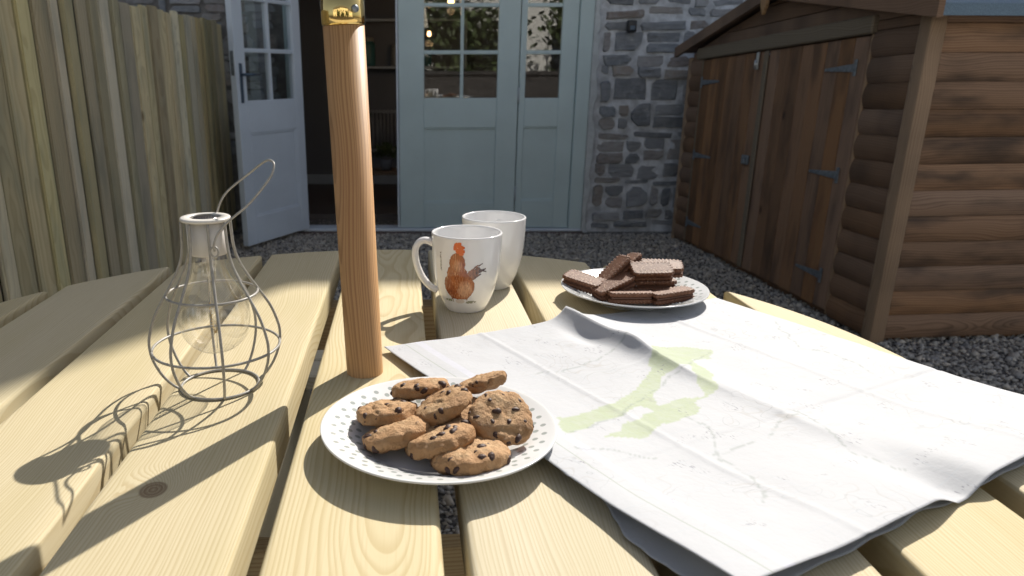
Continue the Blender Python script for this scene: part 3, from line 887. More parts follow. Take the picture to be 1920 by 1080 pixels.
SH('bargeboard', slab(eN - 0.02, APS, 0.0, -0.085, -0.0605, 0.062), M['shed_y'])
SH('bargeboard', slab(APS + 0.001, eF + 0.02, 0.0, -0.085, -0.0605, 0.062), M['shed_y'])
SH('finial', prism([(APS - 0.028, 1.53), (APS - 0.028, 1.42), (APS, 1.372), (APS + 0.028, 1.42), (APS + 0.028, 1.53)], -0.105, -0.086, 'X', 0.003), M['shed_post'])
# doors
def shed_door(s0, s1, nb, hinge_s, sgn, hz):
    d = SH('door', box(-0.004, 0.000, s0 + 0.004, s1 - 0.004, 0.05, 1.2), M['shed_z'])
    for zz in (0.12, 0.6, 1.05): SH('batten', box(0.0005, 0.014, s0 + 0.01, s1 - 0.01, zz, zz + 0.09), M['shed_z'], d)
    wd = (s1 - s0) / nb
    for i in range(nb):
        a, b = s0 + i * wd, s0 + (i + 1) * wd
        p = random.uniform(0.0, 0.003)
        SH('board', box(-0.020 - p, -0.0045, a + 0.0018, b - 0.0018, 0.045 + random.uniform(-.004, .004), 1.205, 0.0025), M['shed_z'], d)
    for z, ln in hz:
        h0, h1 = hinge_s, hinge_s + sgn * ln
        o = [(h0, z - 0.017), (h0, z + 0.017), (h1, z + 0.006), (h1, z - 0.006)]
        SH('hinge', multi([prism(o, -0.0275, -0.0235, 'X', 0.001), box(-0.030, -0.0235, min(h0, h0 - sgn * 0.018), max(h0, h0 - sgn * 0.018), z - 0.034, z + 0.034, 0.002)]), M['steel'], d)
    return d
dR = shed_door(0.318, 1.115, 8, 0.39, 1, [(1.085, 0.21), (0.64, 0.21), (0.19, 0.20)])
dL = shed_door(1.150, 1.885, 7, 1.865, -1, [(1.07, 0.22), (0.615, 0.22), (0.17, 0.2)])
SH('cover_strip', box(-0.032, -0.0235, 1.108, 1.150, 0.05, 1.205, 0.003), M['shed_grey'], dR)
SH('jamb', box(-0.022, 0.0, 1.888, 1.903, 0.03, 1.211, 0.002), M['shed_grey'])
SH('jamb', box(-0.022, 0.0, 0.302, 0.315, 0.03, 1.211, 0.002), M['shed_post'])
SH('latch', multi([box(-0.036, -0.0235, 1.175, 1.245, 0.615, 0.665, 0.003), box(-0.045, -0.0365, 1.19, 1.22, 0.62, 0.65, 0.003)]), M['steel'], dL)
SH('hasp', multi([box(-0.036, -0.0235, 1.20, 1.222, 1.115, 1.205, 0.003), tube([(-0.04, 1.211, 1.12), (-0.04, 1.211, 1.165)], 0.007, 8)]), plain('bright_zinc', (0.55, 0.57, 0.58), 0.3, 0.8), dL)

# ------------------------------------------------------------------ picnic table
TOP = 0.795
TR = 0.603
TC = (-0.06, 0.72)
YAW = R(1.63)
table = empty('round_picnic_table', (TC[0], TC[1], 0), YAW, 'round slatted picnic table of pale new timber in the foreground', 'table')
edges = [(-0.66, -0.529), (-0.512, -0.391), (-0.374, -0.253), (-0.238, -0.116), (-0.097, 0.023), (0.040, 0.1615), (0.178, 0.304), (0.328, 0.445), (0.469, 0.58), (0.60, 0.66)]
def slat(x0, x1, Rr, th=0.040, rnd=0.0055):
    layers = [(0.002, -th), (0.0, -th + 0.002)]
    for k in range(5):
        a = math.pi / 2 * k / 4
        layers.append((rnd * (1 - math.cos(a)), -rnd + rnd * math.sin(a)))
    V, F, ns = [], [], None
    rings = []
    for ins, z in layers:
        a0, a1, rr = x0 + ins, x1 - ins, Rr - ins
        a0 = max(a0, -rr * 0.9985); a1 = min(a1, rr * 0.9985)
        pts = []
        nseg = 14
        for i in range(nseg + 1):
            x = a0 + (a1 - a0) * i / nseg; pts.append((x, math.sqrt(max(0, rr * rr - x * x))))
        bot = [(x, -y) for x, y in pts[::-1]]
        ring = pts + bot
        rings.append(len(V)); V += [(x, y, z) for x, y in ring]; n = len(ring)
    for L in range(len(rings) - 1):
        for k in range(n):
            k2 = (k + 1) % n
            F.append((rings[L] + k, rings[L + 1] + k, rings[L + 1] + k2, rings[L] + k2))
    F.append(tuple(rings[0] + k for k in range(n)))
    top = rings[-1]
    # top as quad strip
    for i in range(n // 2 - 1):
        F.append((top + i, top + n - 1 - i, top + n - 2 - i, top + i + 1))
    me = mesh('slat', V, F)
    bm = bmesh.new(); bm.from_mesh(me); bmesh.ops.recalc_face_normals(bm, faces=bm.faces); bm.to_mesh(me); bm.free()
    return smooth_by_angle(me, 30)
for (a, b) in edges:
    a2, b2 = a + 0.0395, b + 0.0395
    if a2 > TR - 0.01 or b2 < -TR + 0.01: continue
    obj('tabletop_board', slat(max(a2, -TR + 0.002), min(b2, TR - 0.002), TR), M['pine'], table, (0, 0, TOP))
zu = TOP - 0.0402
for y in (-0.34, 0.40):
    hl = math.sqrt(TR ** 2 - (abs(y) + 0.03) ** 2) - 0.03
    obj('crossbeam', box(-hl, hl, y - 0.022, y + 0.022, zu - 0.07, zu, 0.003), M['pine_x'], table)
for sx in (-1, 1):
    for sy in (-1, 1):
        y = -0.34 if sy < 0 else 0.40
        ya = y + (0.045 if sy < 0 else -0.045)
        pts = [(sx * 0.20, zu - 0.002), (sx * 0.29, zu - 0.002), (sx * 0.40, 0.012), (sx * 0.31, 0.012)]
        obj('leg', prism(pts, ya - 0.022, ya + 0.022, 'Y', 0.003), M['pine_x'], table)
for sy in (-1, 1):     # bearers carrying the four seats
    obj('seat_bearer', box(-1.12, 1.12, sy * 0.27 - 0.02, sy * 0.27 + 0.02, 0.33, 0.409, 0.003), M['pine_x'], table)
for sx in (-1, 1):
    obj('seat_bearer', box(sx * 0.24 - 0.02, sx * 0.24 + 0.02, -1.12, 1.12, 0.25, 0.3285, 0.003), M['pine'], table)
    for sy in (-1, 1):
        obj('seat_post', box(sx * 0.24 - 0.02, sx * 0.24 + 0.02, sy * 1.02 - 0.04, sy * 1.02 + 0.04, 0.329, 0.409, 0.002), M['pine'], table)
pg = wood('seat_wood', 'X', (0.52, 0.47, 0.36), (0.34, 0.28, 0.18), ring=0.005, vary=0.1)
for i in range(3):
    for sy in (-1, 1):
        yc = sy * (0.90 + i * 0.108)
        obj('seat_board', box(-0.42, 0.42, yc - 0.048, yc + 0.048, 0.41, 0.445, 0.004), pg, table)
    for sx in (-1, 1):
        xc = sx * (0.90 + i * 0.108)
        obj('seat_board', box(xc - 0.048, xc + 0.048, -0.42, 0.42, 0.41, 0.445, 0.004), M['pine'], table)

# ------------------------------------------------------------------ parasol (folded, above the frame)
PB = Vector((-0.066, 0.741, 0.0))
ps = empty('parasol', (PB.x, PB.y, 0.0), 0, 'wooden parasol pole with a brass collar rising through the table', 'parasol')
lean = -0.0106 / 0.345
ps.rotation_euler = (math.atan(0.011), math.atan(lean), 0)
ps.location = (PB.x - lean * TOP, PB.y + 0.011 * TOP, 0.0)
obj('pole', lathe([(0, 0.06), (0.019, 0.06), (0.0193, TOP + 0.346), (0, TOP + 0.346)], 48), M['oak'], ps)
zc = TOP + 0.3465
obj('ferrule', lathe([(0.0, zc), (0.0196, zc), (0.0202, zc + 0.002), (0.0202, zc + 0.0205), (0.0198, zc + 0.021), (0.0198, zc + 0.022), (0.0203, zc + 0.0225),
                      (0.0203, zc + 0.10), (0.0, zc + 0.10)], 64), M['brass'], ps)
obj('screw', multi([lathe([(0, 0), (0.0035, 0), (0.0032, 0.002), (0, 0.0026)], 16)]), M['steel'], ps,
    (0.0203 * math.cos(R(-52)), 0.0203 * math.sin(R(-52)), zc + 0.013), (0, R(90), R(-52)))
obj('upper_pole', lathe([(0, zc + 0.101), (0.0185, zc + 0.101), (0.0185, 2.25), (0.004, 2.32), (0, 2.32)], 32), M['oak'], ps)
fold = []
for i in range(13):
    t_ = i / 12; zz = 1.62 + 0.66 * t_
    fold.append((0.075 * (1 - t_) ** 0.7 + 0.022, zz))
me = lathe(fold, 48)
for v in me.vertices:
    a = math.atan2(v.co.y, v.co.x); f_ = 1 + 0.16 * math.sin(8 * a)
    v.co.x *= f_; v.co.y *= f_
obj('folded_canopy', me, plain('cream_canvas', (0.60, 0.56, 0.46), 0.9), ps)
obj('foot', lathe([(0, 0.0), (0.22, 0.0), (0.22, 0.04), (0.20, 0.055), (0.03, 0.06), (0, 0.06)], 40), plain('concrete_foot', (0.3, 0.3, 0.29), 0.9, var=0.1), ps)

# ------------------------------------------------------------------ plates
def plate_profile(Rr=0.1):
    inner = [(0.0, 0.0050), (0.050, 0.0050), (0.060, 0.0062), (0.068, 0.0098), (0.080, 0.0150), (0.092, 0.0190), (Rr - 0.0012, 0.0212), (Rr, 0.0205)]
    outer = [(Rr - 0.0008, 0.0192), (0.092, 0.0165), (0.080, 0.0122), (0.066, 0.0060), (0.056, 0.0030), (0.053, 0.0), (0.049, 0.0), (0.047, 0.0022), (0.0, 0.0022)]
    pr = inner + outer
    out = catmull([(r, z, 0) for r, z in pr], 3)
    return [(max(0.0, p.x), p.y) for p in out]
plate_me = lathe(plate_profile(), 128)
bm = bmesh.new(); bm.from_mesh(plate_me); bmesh.ops.recalc_face_normals(bm, faces=bm.faces); bm.to_mesh(plate_me); bm.free()
P1 = Vector((0.010, 0.577, TOP + 0.0003))
P2 = Vector((0.289, 1.004, TOP + 0.0003))
o = obj('dotted_plate', plate_me, M['plate'], None, P1)
tag(o, 'white plate with grey dotted rim holding the chocolate chip cookies', 'plate', 'dotted side plates')
o = obj('dotted_plate', plate_me, M['plate'], None, P2, (0, 0, R(20)))
tag(o, 'white plate with grey dotted rim under the chocolate sandwich biscuits', 'plate', 'dotted side plates')

# ------------------------------------------------------------------ cookies
def cookie_mesh(seed, Rr=0.0265, th=0.0172):
    bm = bmesh.new(); bmesh.ops.create_icosphere(bm, subdivisions=5, radius=1.0)
    off = Vector((seed * 3.1, seed * 1.7, 0.3))
    for v in bm.verts:
        d3 = v.co.normalized(); s = d3.z; c = math.sqrt(max(0, 1 - s * s)); a = math.atan2(d3.y, d3.x)
        rr = Rr * (1 + 0.10 * noise.noise(Vector((math.cos(a) * 1.3, math.sin(a) * 1.3, seed))))
        k = 1.0 / (c ** 3.4 + abs(s) ** 3.4) ** (1 / 3.4)
        r = rr * c * k; z = th / 2 * s * k * (1.0 if s > 0 else 0.85)
        p = Vector((r * math.cos(a), r * math.sin(a), z))
        n_ = noise.noise((p + off * 0.01) * 85 + off); n2 = noise.noise(p * 240 + off)
        n3 = noise.turbulence(p * 170 + off, 3, False)
        crack = max(0.0, 0.10 - abs(noise.noise(p * 62 + off * 2))) / 0.10
        crack *= max(0.0, noise.noise(p * 40 + off * 3) + 0.35)
        d = 0.0019 * n_ + 0.0009 * n2 + 0.0008 * n3 - 0.0030 * crack * (1 if z > 0 else 0.3)
        nn = Vector((math.cos(a) * c, math.sin(a) * c, s)).normalized()
        v.co = p + nn * d
    for f in bm.faces: f.smooth = True
    me = bpy.data.meshes.new('cookie'); bm.to_mesh(me); bm.free(); me.update()
    return me
def chip_mesh(seed):
    rs = random.Random(seed); V, F = [], []
    nu, nv = 10, 6
    for j in range(nv + 1):
        ph = math.pi * j / nv - math.pi / 2
        for i in range(nu):
            a = 2 * math.pi * i / nu
            r = 0.0024 * (1 + 0.28 * noise.noise(Vector((math.cos(a) * 1.4, math.sin(a) * 1.4, seed * 7 + ph))))
            V.append((r * math.cos(ph) * math.cos(a) * 1.25, r * math.cos(ph) * math.sin(a), r * 0.75 * math.sin(ph)))
    for j in range(nv):
        for i in range(nu): F.append((j * nu + i, j * nu + (i + 1) % nu, (j + 1) * nu + (i + 1) % nu, (j + 1) * nu + i))
    return mesh('chip', V, F, True)
chips = [chip_mesh(k) for k in range(5)]
for c in chips: c.materials.append(M['chip'])
def pxpos(px, py, h):
    """table-space point for a sight line, used to read positions off the photograph"""
    th, f = R(18), 1400
    a, b = (px - 800) / f, (py - 590) / f
    r = Vector((a, math.cos(th) - b * math.sin(th), -(math.sin(th) + b * math.cos(th))))
    k = (EYE - TOP - h) / -r.z
    return Vector((r.x * k, r.y * k, TOP + h))
CK = [  # px, py, height, roll (right end up), lean away, spin, scale, label, chips
    (790, 730, 0.030, 6, 16, 10, 1.0, 'cookie at the back left of the plate, near the parasol pole', 8),
    (905, 719, 0.036, 20, 19, 80, 0.86, 'cookie tipped up at the very back right of the heap', 8),
    (725, 774, 0.0225, 6, 12, 150, 1.02, 'cookie at the left end of the heap', 9),
    (832, 762, 0.035, 33, 4, 200, 1.0, 'cookie leaning steeply in the middle of the heap', 9),
    (746, 814, 0.0185, 16, 12, 250, 1.10, 'front left cookie, lying on the plate with its right end raised', 11),
    (823, 824, 0.0215, 17, 12, 300, 1.14, 'cookie in the middle of the front row', 10),
    (881, 856, 0.0165, 3, 9, 30, 1.16, 'cookie nearest the camera at the front right', 12),
    (938, 785, 0.032, -4, -34, 70, 1.02, 'big round cookie facing the camera at the right of the heap', 15),
    (868, 778, 0.021, 8, 0, 120, 0.95, 'cookie half hidden under the middle of the heap', 8)]
for i, (px, py, h, roll, lean_, spin, sc, lb, nc) in enumerate(CK):
    p = pxpos(px, py, h)
    c = obj('cookie', cookie_mesh(i + 1), M['cookie'], None, p)
    n_ = Vector((-math.sin(R(roll)), math.sin(R(lean_)), 1.0)).normalized()
    q = n_.to_track_quat('Z', 'Y') @ Euler((0, 0, R(spin))).to_quaternion()
    c.rotation_mode = 'QUATERNION'; c.rotation_quaternion = q; c.scale = (sc, sc, sc)
    tag(c, 'chocolate chip ' + lb, 'cookie', 'chocolate chip cookies on the plate')
    nc = int(nc * 1.9)
    me = c.data; rr = random.Random(i * 11 + 3)
    vs = [v for v in me.vertices if v.co.z > -0.002]
    placed = []
    tries = 0
    while len(placed) < nc and tries < 400:
        tries += 1
        v = rr.choice(vs)
        # area-uniform acceptance
        if v.co.xy.length > 0.024 and rr.random() < 0.5: continue
        if any((v.co - w_).length < 0.0055 for w_ in placed): continue
        placed.append(v.co.copy())
        ch = obj('chocolate_chip', rr.choice(chips), None, c, v.co - v.normal * 0.0013)
        ch.rotation_mode = 'QUATERNION'; ch.rotation_quaternion = v.normal.to_track_quat('Z', 'Y') @ Euler((0, 0, rr.uniform(0, 6))).to_quaternion()
        k = rr.uniform(0.6, 1.5); ch.scale = (k, k * rr.uniform(.7, 1), k)

# ------------------------------------------------------------------ chocolate sandwich biscuits
def biscuit_half(L=0.058, Wd=0.028, th=0.0058, scallop=0.0008):
    out = []
    n = 88
    for k in range(n):
        a = 2 * math.pi * k / n; e = 7.0
        c, s = math.cos(a), math.sin(a)
        x = L / 2 * abs(c) ** (2 / e) * math.copysign(1, c); y = Wd / 2 * abs(s) ** (2 / e) * math.copysign(1, s)
        out.append([x, y])
    # resample evenly
    P = [Vector((x, y, 0)) for x, y in out]; tot = [0]
    for i in range(n): tot.append(tot[-1] + (P[(i + 1) % n] - P[i]).length)
    m = 120; Q = []
    for j in range(m):
        d = tot[-1] * j / m; i = max(q for q in range(n) if tot[q] <= d)
        t_ = (d - tot[i]) / max(1e-9, tot[i + 1] - tot[i]); Q.append(P[i].lerp(P[(i + 1) % n], t_))
    V, F = [], []
    lay = [(0.9, -th / 2), (0.985, -th / 2 + 0.0006), (1.0, -0.0005), (0.99, th / 2 - 0.0012), (0.955, th / 2 - 0.0001), (0.86, th / 2 - 0.0003), (0.5, th / 2 - 0.0002)]
    for sc, z in lay:
        for j, q in enumerate(Q):
            w_ = scallop * math.cos(2 * math.pi * j * 30 / m) * (1 if sc > 0.9 else 0)
            nn = q.normalized()
            zz = z + (0.0006 * math.cos(2 * math.pi * j * 30 / m) if 0.94 < sc < 0.97 else 0)
            V.append((q.x * (1 - (1 - sc) * 0.5) + nn.x * w_, q.y * sc + nn.y * w_, zz))
    V.append((0, 0, th / 2 - 0.0002)); V.append((0, 0, -th / 2))
    for L_ in range(len(lay) - 1):
        for j in range(m): F.append((L_ * m + j, L_ * m + (j + 1) % m, (L_ + 1) * m + (j + 1) % m, (L_ + 1) * m + j))
    b = (len(lay) - 1) * m
    for j in range(m):
        F.append((b + j, b + (j + 1) % m, len(V) - 2)); F.append(((j + 1) % m, j, len(V) - 1))
    return mesh('biscuit', V, F, True)
half = biscuit_half()
half.materials.append(M['bourbon'])
cream = box(-0.0268, 0.0268, -0.0122, 0.0122, -0.0018, 0.0018, 0.001)
cream.materials.append(M['cream'])
BK = [ # px,py,h, yaw(long axis), pitch along the long axis (right end up), roll toward camera, label
    (1095, 529, 0.024, -42, -6, -10, 'biscuit at the far left of the plate, tilted up on the rim'),
    (1150, 512, 0.036, 25, 38, 6, 'biscuit leaning steeply across the top left of the heap'),
    (1171, 503, 0.030, 30, 30, 10, 'biscuit tucked behind the steeply leaning one'),
    (1150, 537, 0.024, 22, 18, -6, 'biscuit at the front left, sloping up to the right'),
    (1220, 509, 0.041, 4, 0, -24, 'topmost biscuit, resting on its edge with its side to the camera'),
    (1240, 503, 0.036, -8, 0, -16, 'biscuit behind the topmost one, only its end showing'),
    (1225, 533, 0.0225, 3, 0, 2, 'flat sugary biscuit in the middle layer below the topmost one'),
    (1180, 556, 0.0155, 1, 0, 5, 'biscuit lying flat nearest the camera'),
    (1258, 554, 0.0165, 14, 4, 4, 'biscuit at the right end of the heap')]
for i, (px, py, h, yw, pt, rl, lb) in enumerate(BK):
    e = empty('sandwich_biscuit', pxpos(px, py, h), 0, 'brown chocolate ' + lb, 'biscuit', 'chocolate sandwich biscuits on the far plate')
    e.rotation_mode = 'QUATERNION'
    e.rotation_quaternion = Euler((0, 0, R(yw))).to_quaternion() @ Euler((0, R(-pt), 0)).to_quaternion() @ Euler((R(-rl), 0, 0)).to_quaternion()
    obj('biscuit_layer', half, None, e, (0, 0, 0.0046))
    obj('biscuit_layer', half, None, e, (0, 0, -0.0046), (math.pi, 0, 0))
    obj('cream_filling', cream, None, e)

# ------------------------------------------------------------------ mugs
mprof = [(0.0255, 0.0), (0.0275, 0.0025), (0.0315, 0.010), (0.0365, 0.022), (0.0410, 0.038), (0.0440, 0.055), (0.0457, 0.075), (0.0464, 0.092), (0.0468, 0.1035)]
def mug_r(z):
    for (r0, z0_), (r1, z1_) in zip(mprof, mprof[1:]):
        if z <= z1_: t_ = (z - z0_) / (z1_ - z0_); return r0 + (r1 - r0) * t_
    return mprof[-1][0]
outer = [(p.x, p.y) for p in catmull([(r, z, 0) for r, z in mprof], 5)]
innr = [(p.x - 0.0036, p.y) for p in catmull([(r, z, 0) for r, z in mprof[1:]], 4)][::-1]
rim = [(0.0465, 0.1047), (0.0450, 0.1052), (0.0436, 0.1045)]
prof = [(0, 0.0015), (0.023, 0.0015), (0.0245, 0.0)] + outer + rim + [(r, z) for r, z in innr if z > 0.008] + [(0.02, 0.007), (0, 0.0065)]
mug_body = lathe(prof, 96)
bm = bmesh.new(); bm.from_mesh(mug_body); bmesh.ops.recalc_face_normals(bm, faces=bm.faces); bm.to_mesh(mug_body); bm.free()
hp = catmull([(0.0435, 0, 0.088), (0.053, 0, 0.0925), (0.0625, 0, 0.090), (0.0685, 0, 0.079), (0.067, 0, 0.062), (0.060, 0, 0.044), (0.050, 0, 0.031), (0.0385, 0, 0.0235)], 6)
mug_handle = tube(hp, 0.0046, 14, flat=1.35)
def mug(loc, rz, lb):
    m = empty('china_mug', loc, rz, lb, 'mug', 'white china mugs on the table')
    obj('body', mug_body, M['ceramic'], m); obj('handle', mug_handle, M['ceramic'], m)
    return m
m1 = mug((0.053, 0.969, TOP + 0.0003), R(176), 'white mug printed with a brown hen, in front of the plain one')
m2 = mug((0.098, 1.079, TOP + 0.0003), R(75), 'plain white mug standing behind the hen mug')

def hen_print():
    # colour field on the curved wall; u = metres along circumference, v = height
    pxm = 1400 / 0.985           # pixels per metre at the mug in the photograph
    nu, nv = 150, 150
    u0, u1, v0, v1 = -0.038, 0.030, 0.012, 0.100
    cols, V, F = [], [], []
    def ell(x, y, cx, cy, rx, ry, a=0):
        c, s = math.cos(R(a)), math.sin(R(a)); dx, dy = x - cx, y - cy
        return ((dx * c + dy * s) / rx) ** 2 + ((-dx * s + dy * c) / ry) ** 2
    def seg(x, y, ax, ay, bx, by, w0, w1):
        dx, dy = bx - ax, by - ay; t_ = max(0, min(1, ((x - ax) * dx + (y - ay) * dy) / (dx * dx + dy * dy)))
        d = math.hypot(x - ax - dx * t_, y - ay - dy * t_); return d < w0 + (w1 - w0) * t_
    def colour(x, y):      # x,y in photo pixels relative to (860,520), y down
        n1 = noise.noise(Vector((x * 0.09, y * 0.05, 1.3))); n2 = noise.noise(Vector((x * 0.35, y * 0.25, 4.1))); n3 = noise.noise(Vector((x * 0.8, y * 0.12, 9)))
        jx, jy = x + 1.2 * n2, y + 1.2 * n1
        comb = min(ell(jx, jy, -6, -52, 4, 7, 20), ell(jx, jy, 0, -54, 3.4, 7), ell(jx, jy, 5, -50, 4, 3), ell(jx, jy, 6, -44, 4, 3), ell(jx, jy, 0, -44, 7, 5), ell(jx, jy, 3, -39, 4, 3)) 
        if comb < 1: 
            k = 0.5 + 0.5 * n2; return (0.62 + 0.12 * k, 0.10 + 0.08 * k, 0.035)
        head = ell(jx, jy, -4, -22, 14, 19)
        neck = ell(jx, jy, -5, 0, 19, 22)
        body = ell(jx, jy, -2, 20, 30, 27)
        low = jy > 20 and abs(jx + 2) < 30 - (jy - 20) * 0.52 and jy < 49
        tail = (seg(jx, jy, 14, 2, 34, -14, 7, 2.2) or seg(jx, jy, 14, 0, 46, -12, 6, 1.5) or seg(jx, jy, 16, 6, 38, -3, 5, 1.2) or
                seg(jx, jy, 18, -8, 32, -19, 2.2, .9) or seg(jx, jy, 30, -15, 48, -7, 1.8, .9) or seg(jx, jy, 34, -18, 40, -22, 1.4, .8))
        if jy > 44 and ell(jx, jy, -1, 47, 15, 8) < 1: return None if ell(jx, jy, -1, 48, 13, 6) > .6 else (0.70, 0.62, 0.55)
        if body < 1 or head < 1 or neck < 1 or low:
            k = 0.5 + 0.6 * n1; 
            base = Vector((0.52, 0.17, 0.05)).lerp(Vector((0.30, 0.085, 0.03)), max(0, min(1, k)))
            edge = max(0, min(body, head, neck) - 0.62) * 1.6
            base = base.lerp(Vector((0.20, 0.055, 0.02)), max(0, min(0.75, edge)))
            base = base.lerp(Vector((0.74, 0.44, 0.26)), max(0, min(0.8, (1.25 - ell(jx, jy, 9, 26, 15, 17)) * 0.8 + 0.3 * n2)))
            base = base.lerp(Vector((0.70, 0.38, 0.20)), max(0, min(0.6, (1.2 - ell(jx, jy, -3, -18, 8, 12)) * 0.6)))
            if n3 > 0.28: base = base.lerp(Vector((0.14, 0.04, 0.02)), 0.55)
            if n3 < -0.42: base = base.lerp(Vector((0.80, 0.50, 0.28)), 0.5)
            return tuple(base)
        if tail:
            k = max(0, min(1, (jx - 14) / 26 + 0.5 * n2)); return tuple(Vector((0.42, 0.20, 0.12)).lerp(Vector((0.10, 0.075, 0.075)), k))
        if ell(jx, jy, -22, 48, 16, 2.6) < 1 and n2 > -0.25: return (0.30, 0.32, 0.20)
        if ell(jx, jy, 20, 49, 16, 2.6) < 1 and n2 > -0.25: return (0.32, 0.32, 0.24)
        if ell(jx, jy, -8, 46, 1.6, 6) < 1 or ell(jx, jy, 10, 46, 1.6, 6) < 1: return (0.45, 0.18, 0.08)
        return None
    idx = {}
    def vert(i, j):
        if (i, j) in idx: return idx[(i, j)]
        u = u0 + (u1 - u0) * i / nu; v = v0 + (v1 - v0) * j / nv
        r = mug_r(v) + 0.00028; a = u / 0.044
        V.append((r * math.sin(a), -r * math.cos(a), v)); idx[(i, j)] = len(V) - 1
        return idx[(i, j)]
    fc = []
    for j in range(nv):
        for i in range(nu):
            u = u0 + (u1 - u0) * (i + .5) / nu; v = v0 + (v1 - v0) * (j + .5) / nv
            x = u * 1380 ; y = -(v - 0.0555) * 1330
            c = colour(x + 9, y)
            # faint upright marks beside the handle
            if c is None and -0.0345 * 1380 < x < -0.0322 * 1380 and -40 < y < -6 and noise.noise(Vector((x * .8, y * .55, 3))) > 0.02: c = (0.12, 0.09, 0.08)
            if c is None: continue
            F.append((vert(i, j), vert(i + 1, j), vert(i + 1, j + 1), vert(i, j + 1))); fc.append(c)
    me = mesh('hen', V, F, True)
    ca = me.color_attributes.new('print', 'FLOAT_COLOR', 'CORNER')
    k = 0
    for p, c in zip(me.polygons, fc):
        for li in p.loop_indices: ca.data[li].color = (*c, 1)
    return me
hen = obj('hen_print', hen_print(), M['print'], m1)
hen.rotation_euler = (0, 0, -m1.rotation_euler[2] + R(-6) )

# ------------------------------------------------------------------ wire lantern with a solar bulb
LN = Vector((-0.211, 0.705, TOP + 0.0002))
lan = empty('wire_lantern', LN, R(12), 'bulb shaped cream wire lantern with a clear bulb and a bail handle', 'lantern')
WR = 0.0014
cage_pts = [(0.0228, 0.170), (0.0232, 0.158), (0.0240, 0.145), (0.0270, 0.131), (0.0345, 0.115), (0.0450, 0.098), (0.0555, 0.080), (0.0618, 0.062), (0.0635, 0.050), (0.0618, 0.036), (0.0555, 0.020), (0.0470, 0.008), (0.0392, 0.0014)]
wire_me = tube([(p.x, 0, p.y) for p in catmull([(r, z, 0) for r, z in cage_pts], 5)], WR, 8)
for k in range(8): obj('cage_wire', wire_me, M['cage'], lan, rot=(0, 0, R(45 * k + 8)))
def ring(r, z, w=WR, n=72, tilt=0.0):
    return tube([(r * math.cos(2 * math.pi * k / n), r * math.sin(2 * math.pi * k / n), z + tilt * r * math.cos(2 * math.pi * k / n)) for k in range(n)], w, 8, True)
obj('base_ring', ring(0.0385, 0.0014, 0.0014), M['cage'], lan)
obj('lower_ring', ring(0.0622, 0.0435), M['cage'], lan)
obj('upper_ring', ring(0.0438, 0.0985), M['cage'], lan)
obj('cap', lathe([(0.0145, 0.1705), (0.0225, 0.1705), (0.0235, 0.1712), (0.0235, 0.1732), (0.0225, 0.174), (0.0146, 0.174), (0.0145, 0.1735)], 64, True), M['cap'], lan)
def solar_mat():
    t = NT('solar_cell'); x, y, z = t.sep(t.obj())
    f = t.math('LESS_THAN', t.math('ABSOLUTE', t.math('SUBTRACT', t.math('FRACT', t.math('MULTIPLY', x, 420)), .5)), 0.12)
    return t.bsdf(t.mix(f, (0.02, 0.018, 0.02), (0.16, 0.14, 0.12)), 0.15, Coat_Weight=1.0)
obj('solar_cell', lathe([(0, 0.1752), (0.008, 0.1748), (0.0142, 0.1728), (0.0142, 0.171), (0, 0.171)], 40), solar_mat(), lan)
obj('socket', lathe([(0, 0.138), (0.0175, 0.138), (0.0183, 0.139), (0.0188, 0.1695), (0.0, 0.1695)], 48), M['sockt'], lan)
gp = [(0.0150, 0.1378), (0.0155, 0.128), (0.0185, 0.117), (0.0245, 0.106), (0.0310, 0.095), (0.0345, 0.083), (0.0352, 0.074), (0.0335, 0.062), (0.0285, 0.051), (0.0200, 0.0425), (0.0100, 0.0385), (0.0, 0.0378)]
obj('bulb_glass', lathe([(max(0, p.x), p.y) for p in catmull([(r, z, 0) for r, z in gp], 4)], 64), M['bulb'], lan)
obj('stem', lathe([(0.0075, 0.1375), (0.0055, 0.120), (0.0032, 0.105), (0.0028, 0.088), (0.0, 0.085)], 24), M['bulb'], lan)
fil = []
for k in range(120):
    t_ = k / 119; a = t_ * 2 * math.pi * 7
    fil.append((0.0034 * math.cos(t_ * math.pi * 1.0) + 0.0009 * math.cos(a * 3), 0.0012 * math.sin(a * 3), 0.089 - 0.032 * math.sin(t_ * math.pi)))
obj('filament', tube(fil, 0.00028, 5), plain('led_filament', (0.50, 0.33, 0.10), 0.4), lan)
obj('support_wire', multi([tube([(0.002, 0, 0.10), (0.0034, 0, 0.089), (0.001, 0, 0.056), (0.0, 0, 0.040)], 0.0003, 5), tube([(-0.002, 0, 0.10), (-0.0034, 0, 0.089)], 0.0003, 5)]), M['steel'], lan)
# bail handle: hooks on the near and far cage wires, leaning to the right
bail = empty('x', (0, 0, 0)); bpy.data.objects.remove(bail)
ca_, sa_ = math.cos(-lan.rotation_euler[2]), math.sin(-lan.rotation_euler[2])
def w2l(x, y, z): return (x * ca_ - y * sa_, x * sa_ + y * ca_, z)
bp = [(0.0135, -0.0255, 0.146), (0.0140, -0.0270, 0.153), (0.0185, -0.0265, 0.163), (0.028, -0.0245, 0.1735), (0.048, -0.019, 0.190), (0.0655, -0.0125, 0.2105), (0.0695, -0.006, 0.2205), (0.0675, 0.000, 0.2255), (0.060, 0.006, 0.2255),
      (0.0425, 0.014, 0.2135), (0.0154, 0.022, 0.1925), (0.004, 0.0255, 0.172), (0.002, 0.0255, 0.158), (0.002, 0.0245, 0.149)]
obj('bail_handle', tube([w2l(*p) for p in catmull(bp, 6)], 0.0011, 8), M['cage'], lan)
hk = [(0.0135 + 0.0038 * math.cos(a), -0.0262, 0.1455 + 0.0048 * math.sin(a)) for a in [R(q) for q in range(0, 360, 20)]]
obj('hook', tube([w2l(*p) for p in hk], 0.0010, 8, True), M['cage'], lan)

